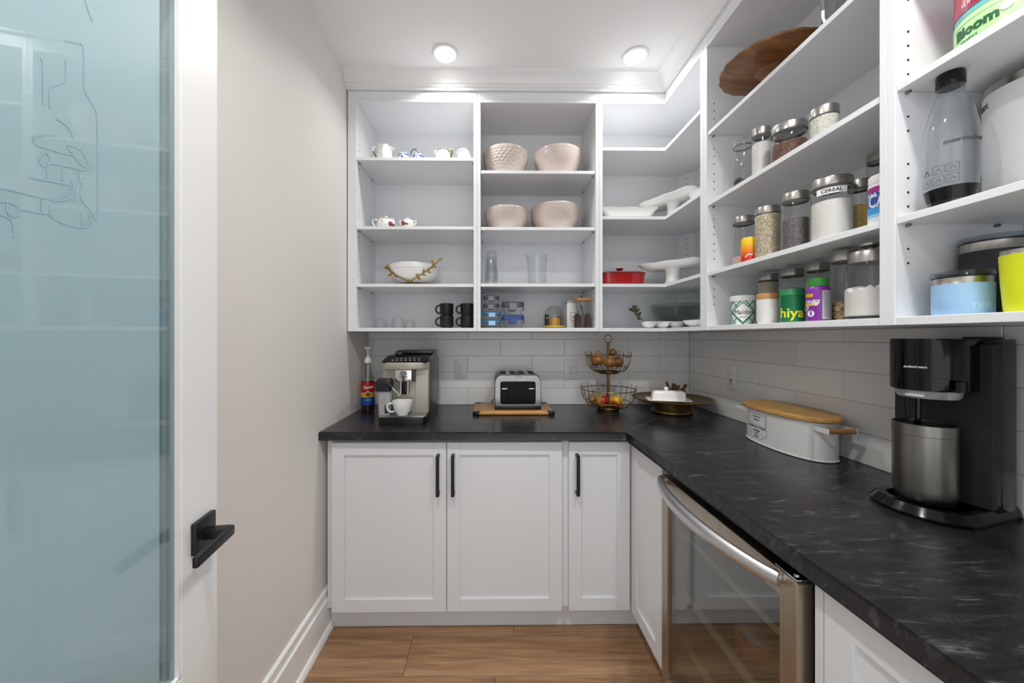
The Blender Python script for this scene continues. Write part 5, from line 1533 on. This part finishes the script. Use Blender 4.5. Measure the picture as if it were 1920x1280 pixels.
# --- bread bin
x, y = 1.121, 1.362
hw_, hl = .082, .178
def oval(kx, ky, z, n=56, p=2.35):
    out = []
    for i in range(n):
        a = 2 * PI * i / n; c_, s_ = cos(a), sin(a)
        out.append((kx * math.copysign(abs(c_) ** (2 / p), c_), ky * math.copysign(abs(s_) ** (2 / p), s_), z))
    return out
t = thing('bread_bin', 'white oval metal bread bin with a wooden lid and printed vintage label', 'bread bin', (x, y, ZW))
HB = zat(766, 1.03, 1.44) - ZW
cream = mat('white_enamel', 'E3E3E2', .3)
MB().loft([oval(hw_, hl, .0005), oval(hw_ + .002, hl + .002, .002), oval(hw_ + .002, hl + .002, .005), oval(hw_ - .001, hl - .001, .007), oval(hw_ - .001, hl - .001, HB)]).done('body', cream, t, 50)
MB().tube([(-.055, -hl * .925, .008), (-.055, -hl * .925, HB - .002)], .0018, 6).done('seam', cream, t)
MB().loft([oval(hw_ + .004, hl + .004, HB + .0004), oval(hw_ + .012, hl + .012, HB + .006), oval(hw_ + .012, hl + .012, HB + .014), oval(hw_ + .006, hl + .006, HB + .021)]).done('lid', wood_mat('acacia_lid', 'B4813F', 'D6A962', 6, (9, 1, 9), .42), t, 35)
for s, nm in ((-1, 'near'), (1, 'far')):
    b = MB()
    for sx in (-1, 1):
        b.box(sx * .046 - .0012, sx * .046 + .0012, s * (hl + .040) if s < 0 else s * (hl - .045), s * (hl - .045) if s < 0 else s * (hl + .040), HB - .024, HB - .008)
        b.cyl((sx * .046 + .0013 * sx, s * (hl + .031), HB - .016), .003, .0014 * sx, 10, 'x')
    hd = b.done('handle_strap', cream, t, ang=0)
    MB().tube(rod((-.044, s * (hl + .031), HB - .016), (.044, s * (hl + .031), HB - .016), 2), .0088, 16).done('dowel', wood_mat('beech_dowel', '9C7047', 'B98D5C', 6, (1, 8, 8), .5), hd)
# label printed on the side towards the room
def on_oval(u, v, d):
    yy = .055 - u
    xx = -(hw_ - .001) * max(0, 1 - abs(yy / (hl - .001)) ** 2.35) ** (1 / 2.35) - d
    return Vector((xx, yy, v))
inkp = mat('label_ink', '4E5054', .6)
b = MB()
L0, L1, B0, B1 = -.055, .055, .020, HB - .014
out = [(L0, B1), (L1, B1), (L1, B0 + .012), (L1 - .018, B0 + .012), (L1 - .022, B0), (L0 + .022, B0), (L0 + .020, B0 + .022), (L0 + .004, B0 + .030), (L0, B1)]
stroke(b, on_oval, out, .0012, 5); 
out2 = [(L0 + .004, B1 - .004), (L1 - .004, B1 - .004), (L1 - .004, B0 + .050), (L0 + .004, B0 + .056), (L0 + .004, B1 - .004)]
stroke(b, on_oval, out2, .0009, 5)
stroke(b, on_oval, [(L0 + .012, B1 - .018), (L0 + .024, B1 - .018)], .0009, 2); stroke(b, on_oval, [(L1 - .024, B1 - .018), (L1 - .012, B1 - .018)], .0009, 2)
b.done('label_frame', inkp, t, 0)
for tx, sz, v, sh_ in (('Maison de la', .009, B1 - .012, .2), ('Patisserie', .009, B1 - .024, .2), ('BAKERY BOUTIQUE', .0115, B0 + .043, 0), ('PATISSERIE', .0085, B0 + .029, 0), ('CAFE', .0085, B0 + .0185, 0), ('Bread', .010, B0 + .008, .3)):
    text_mesh(tx, sz, 'lettering', inkp, t, lambda u, v_, d, v=v: on_oval(u, v + v_, .0008 + d), shear=sh_, bold=.0001)

# --- soda maker
x0, y0 = 1.048, .865
t = thing('soda_maker', 'glossy black soda maker with a brushed steel canister, on the right of the worktop', 'soda maker', (x0, y0, ZW), math.radians(14))
gb = M['glossblack']
def sm_plan(g, z):
    P = [(-.078 - g * .6, 0)]
    pts = []
    for i in range(13):
        a = math.radians(-68 + 136 * i / 12)
        pts.append((.000 - (.068 + g) * cos(a), -(.080 + g) * sin(a)))
    pts = pts[::-1]
    pts = [(.152, .078 + g * .5)] + pts[::-1][::-1] + [(.152, -.078 - g * .5)] if pts[0][1] > 0 else [(.152, .078 + g * .5)] + pts[::-1] + [(.152, -.078 - g * .5)]
    return [(p[0], p[1], z) for p in pts]
MB().loft([sm_plan(.016, .0005), sm_plan(.018, .008), sm_plan(.004, .026), sm_plan(-.012, .026), sm_plan(-.016, .014)]).done('base', gb, t, 30)
# rear tower
tw = [(p[0] + .104, p[1], 0) for p in rrect(.0475, .083, .016)]
MB().prism([(p[0], p[1]) for p in tw], .014, .405, .004).done('tower', gb, t)
MB().prism([(p[0] + .107, p[1]) for p in rrect(.034, .0845, .012)], .030, .412, .003).done('side_shell', mat('satin_black', '1C1C1E', .28), t)
MB().prism([(p[0] + .0605, p[1]) for p in rrect(.010, .0838, .003)], .03, .400).done('front_column', mat('textured_black', '121214', .5, bump=.5, bscale=900), t)
MB().prism([(p[0] + .106, p[1] - .046) for p in rrect(.022, .026, .008)], .4122, .418, .002).done('gas_lid', 'blackp', t)
# head
hd_ = [(.008 - .060 * cos(a), -.064 * sin(a)) for a in [math.radians(-90 + 180 * i / 18) for i in range(19)]][::-1]
plan = [(.060, -.064)] + [(.060, .064)] + [p for p in hd_[::-1]] if hd_[0][1] < 0 else [(.060, -.064), (.060, .064)] + hd_
zh0 = zat(728, x0 - .06, y0) - ZW - .002
def ccw(pl): 
    A = sum(a[0] * b[1] - b[0] * a[1] for a, b in zip(pl, pl[1:] + pl[:1])); return pl if A > 0 else pl[::-1]
plan = ccw(plan)
MB().prism(plan, zh0, .4135, .004).done('head', gb, t, 30)
MB().prism([(p[0] * 1.006, p[1] * 1.008) for p in plan], zh0 + .0305, zh0 + .0312).done('head_seam', 'hole', t, 30)
MB().box(-.030, .006, -.0668, -.060, zh0 + .001, zh0 + .026, .003).done('latch', gb, t)
MB().lathe([(.020, zh0 - .010), (.049, zh0 - .019), (.052, zh0 - .015), (.054, zh0 - .006), (.056, zh0)], 44, c=(.008, 0, 0)).done('collar', mat('clear_collar', 'B9BDC0', .15, .4), t)
MB().box(-.050, -.042, -.020, .012, zh0 - .014, zh0 - .010, .001).done('collar_tab', 'plug', t)
MB().tube(rod((-.004, .012, zh0 - .01), (-.004, .012, .190), 2), .0060, 10).done('nozzle', gb, t)
MB().tube(rod((-.022, .022, zh0 - .01), (-.022, .022, .215), 2), .0035, 8).done('gas_tube', gb, t)
text_mesh('sodastream', .0078, 'lettering', 'plug', t, lambda u, v, d: Vector((.008 - (.0605 + d) * cos((u + .006) / .062), -(.0645 + d) * sin((u + .006) / .062), zh0 + .056 + v)), bold=.0003, space=1.05)
# canister in the machine
zc0 = ZW + .0265
zc1 = zat(798, x0 - .03, y0 - .03)
t = thing('steel_canister', 'open brushed steel canister standing in the soda maker', 'canister', (x0 - .006 * .970, y0 - .006 * .242, zc0))
hc = zc1 - zc0; r = .0530
stv = brushed('satin_steel', '8F8D88', .32, 2)
MB().lathe([(0, 0), (r * .80, 0), (r * .93, .008), (r * .985, .020), (r, .034), (r, hc * .86)], 60).done('body', stv, t)
MB().lathe([(r * .985, hc * .86), (r * 1.012, hc * .865), (r * 1.012, hc), (r * .985, hc + .001), (r * .94, hc), (r * .93, hc * .86)], 60).done('rim', stv, t)
MB().lathe([(r * .93, hc * .99), (r * .92, hc * .80), (0, hc * .80)], 40).done('liner', mat('dark_liner', '1E1F20', .4), t)

# ================================================================== WINE FRIDGE
XF = .603
fy0, fy1 = XF / math.tan(math.atan2(ray(1494).x, ray(1494).y)), XF / math.tan(math.atan2(ray(1240.5).x, ray(1240.5).y))
FW = fy1 - fy0
t = thing('wine_fridge', 'undercounter wine fridge with a steel framed glass door and bowed handle', 'fridge', (XF, (fy0 + fy1) / 2, 0), -PI / 2)
# local: x towards the camera (world -y), y into the run (world +x), z up
hwF = FW / 2; zf1, zf0 = .845, .108
dk_ = mat('fridge_black', '101012', .45)
fin = mat('fridge_interior', '4C4E50', .5)
for nm, a in (('side_wall', (-hwF + .004, -hwF + .03, .040, .56, .02, .845)), ('side_wall', (hwF - .03, hwF - .004, .040, .56, .02, .845)), ('top_wall', (-hwF + .03, hwF - .03, .040, .56, .82, .845)), ('floor_pan', (-hwF + .03, hwF - .03, .040, .56, .02, .12)), ('rear_wall', (-hwF + .03, hwF - .03, .53, .56, .12, .82))):
    MB().box(*a).done(nm, fin, t, ang=0)
MB().box(-hwF + .01, hwF - .01, .070, .085, .0005, .10).done('kick_grille', dk_, t, ang=0)
sw = .044
stl = brushed('warm_steel', 'B3A999', .34, 2)
dr = MB()
dr.box(-hwF, -hwF + sw, 0, .034, zf0, zf1, .0015, 1); dr.box(hwF - sw, hwF, 0, .034, zf0, zf1, .0015, 1)
dr.box(-hwF + sw, hwF - sw, 0, .034, zf1 - .052, zf1, .0015, 1); dr.box(-hwF + sw, hwF - sw, 0, .034, zf0, zf0 + .05, .0015, 1)
d_ = dr.done('door', stl, t, ang=0)
MB().box(-hwF + sw - .002, hwF - sw + .002, .008, .014, zf0 + .048, zf1 - .050).done('pane', glass_mat('fridge_glass', (.74, .77, .76), gloss=.9, base=.11), d_, ang=0)
MB().box(-hwF + sw, hwF - sw, .0145, .030, zf0 + .050, zf1 - .052).done('seal', dk_, d_, ang=0) if False else None
pts = []
for i in range(25):
    u = i / 24; a = (u - .5) * 2
    pts.append((-hwF + .012 + u * (FW - .045), -.008 - .052 * (1 - a * a) ** .8, .836 - .004))
MB().tube(pts, [.0100 + .0060 * math.sin(PI * (0.12 + .76 * i / 24)) for i in range(25)], 14, flat=1.25).done('handle', mat('satin_aluminium', 'D0D0D2', .36, 1.0), d_)
for s in (0, 1): MB().box((-hwF + .006) if not s else (hwF - .056), (-hwF + .030) if not s else (hwF - .032), -.014, .001, .822, .842, .003).done('handle_foot', 'chrome', d_)
MB().box(hwF - .060, hwF - .004, .004, .034, zf1 + .0005, zf1 + .005, .001).done('hinge_plate', 'chrome', t)
MB().cyl((hwF - .018, .016, zf1 + .005), .006, .004, 12).done('hinge_pin', 'chrome', t)
# racks
wire = mat('rack_wire', '6F7072', .35, .8)
for z in (.270, .440, .650):
    b = MB()
    for k in range(13): b.tube(rod((-hwF + .045 + k * (FW - .09) / 12, .075, z), (-hwF + .045 + k * (FW - .09) / 12, .52, z), 1), .0022, 6)
    o = b.done('rack', wire, t); o['kind'] = 'stuff'
    MB().box(-hwF + .034, hwF - .034, .060, .074, z - .010, z + .012, .002).done('rack_front', mat('cream_trim', 'A59C84', .5), t)
# contents
def fpos(u, v, z): return (XF + v, (fy0 + fy1) / 2 - u, z)
terr = mat('terracotta_glaze', 'A4552C', .3)
t = thing('pot', 'round terracotta pot with a grey lid inside the wine fridge', 'pot', fpos(-.011, .145, .4432))
MB().lathe([(0, 0), (.040, 0), (.055, .017), (.060, .040), (.055, .056), (0, .056)], 36).done('body', terr, t)
MB().lathe([(.050, .0565), (.056, .060), (.04, .072), (.014, .078), (0, .079)], 36).done('lid', mat('grey_lid', '8D8886', .4), t)
botg = [mat('bottle_green', '1E2A1C', .12), mat('bottle_amber', '3A2412', .12), mat('bottle_straw', '8C8246', .15)]
foil = [mat('gold_foil', 'B8954E', .35, .8), mat('red_foil', '6E1F22', .4), mat('cream_foil', 'C9BE9C', .5)]
def wine(u, v, z, k, label):
    tt = thing('wine_bottle', label, 'bottle', fpos(u, v, z), -PI / 2, 'bottles lying in the wine fridge')
    b = MB().lathe([(0, 0), (.036, 0), (.037, .004), (.037, .19), (.030, .215), (.014, .235), (.0135, .285), (.0145, .287), (.0145, .296), (0, .296)], 28)
    b.xf(Matrix.Translation((0, .36, .0385)) @ Matrix.Rotation(PI / 2, 4, 'X')); b.done('glass', botg[k % 3], tt)
    b = MB().lathe([(.0145, .238), (.0150, .238), (.0150, .297), (0, .298)], 20); b.xf(Matrix.Translation((0, .36, .0385)) @ Matrix.Rotation(PI / 2, 4, 'X')); b.done('foil', foil[k % 3], tt)
i = 0
for row, (z, us) in enumerate(((.6525, (-.20, -.11, -.02, .07, .16)), (.4425, (-.20, -.115, .115, .20)), (.2725, (-.20, -.11, -.02, .07, .16)))):
    for j, u in enumerate(us):
        wine(u, .10, z, i, '%s wine bottle lying on the %s rack of the fridge, %s' % (['dark green', 'amber', 'straw coloured'][i % 3], ['upper', 'middle', 'lower'][row], ['first', 'second', 'third', 'fourth', 'fifth'][j] + ' from the left'))
        i += 1
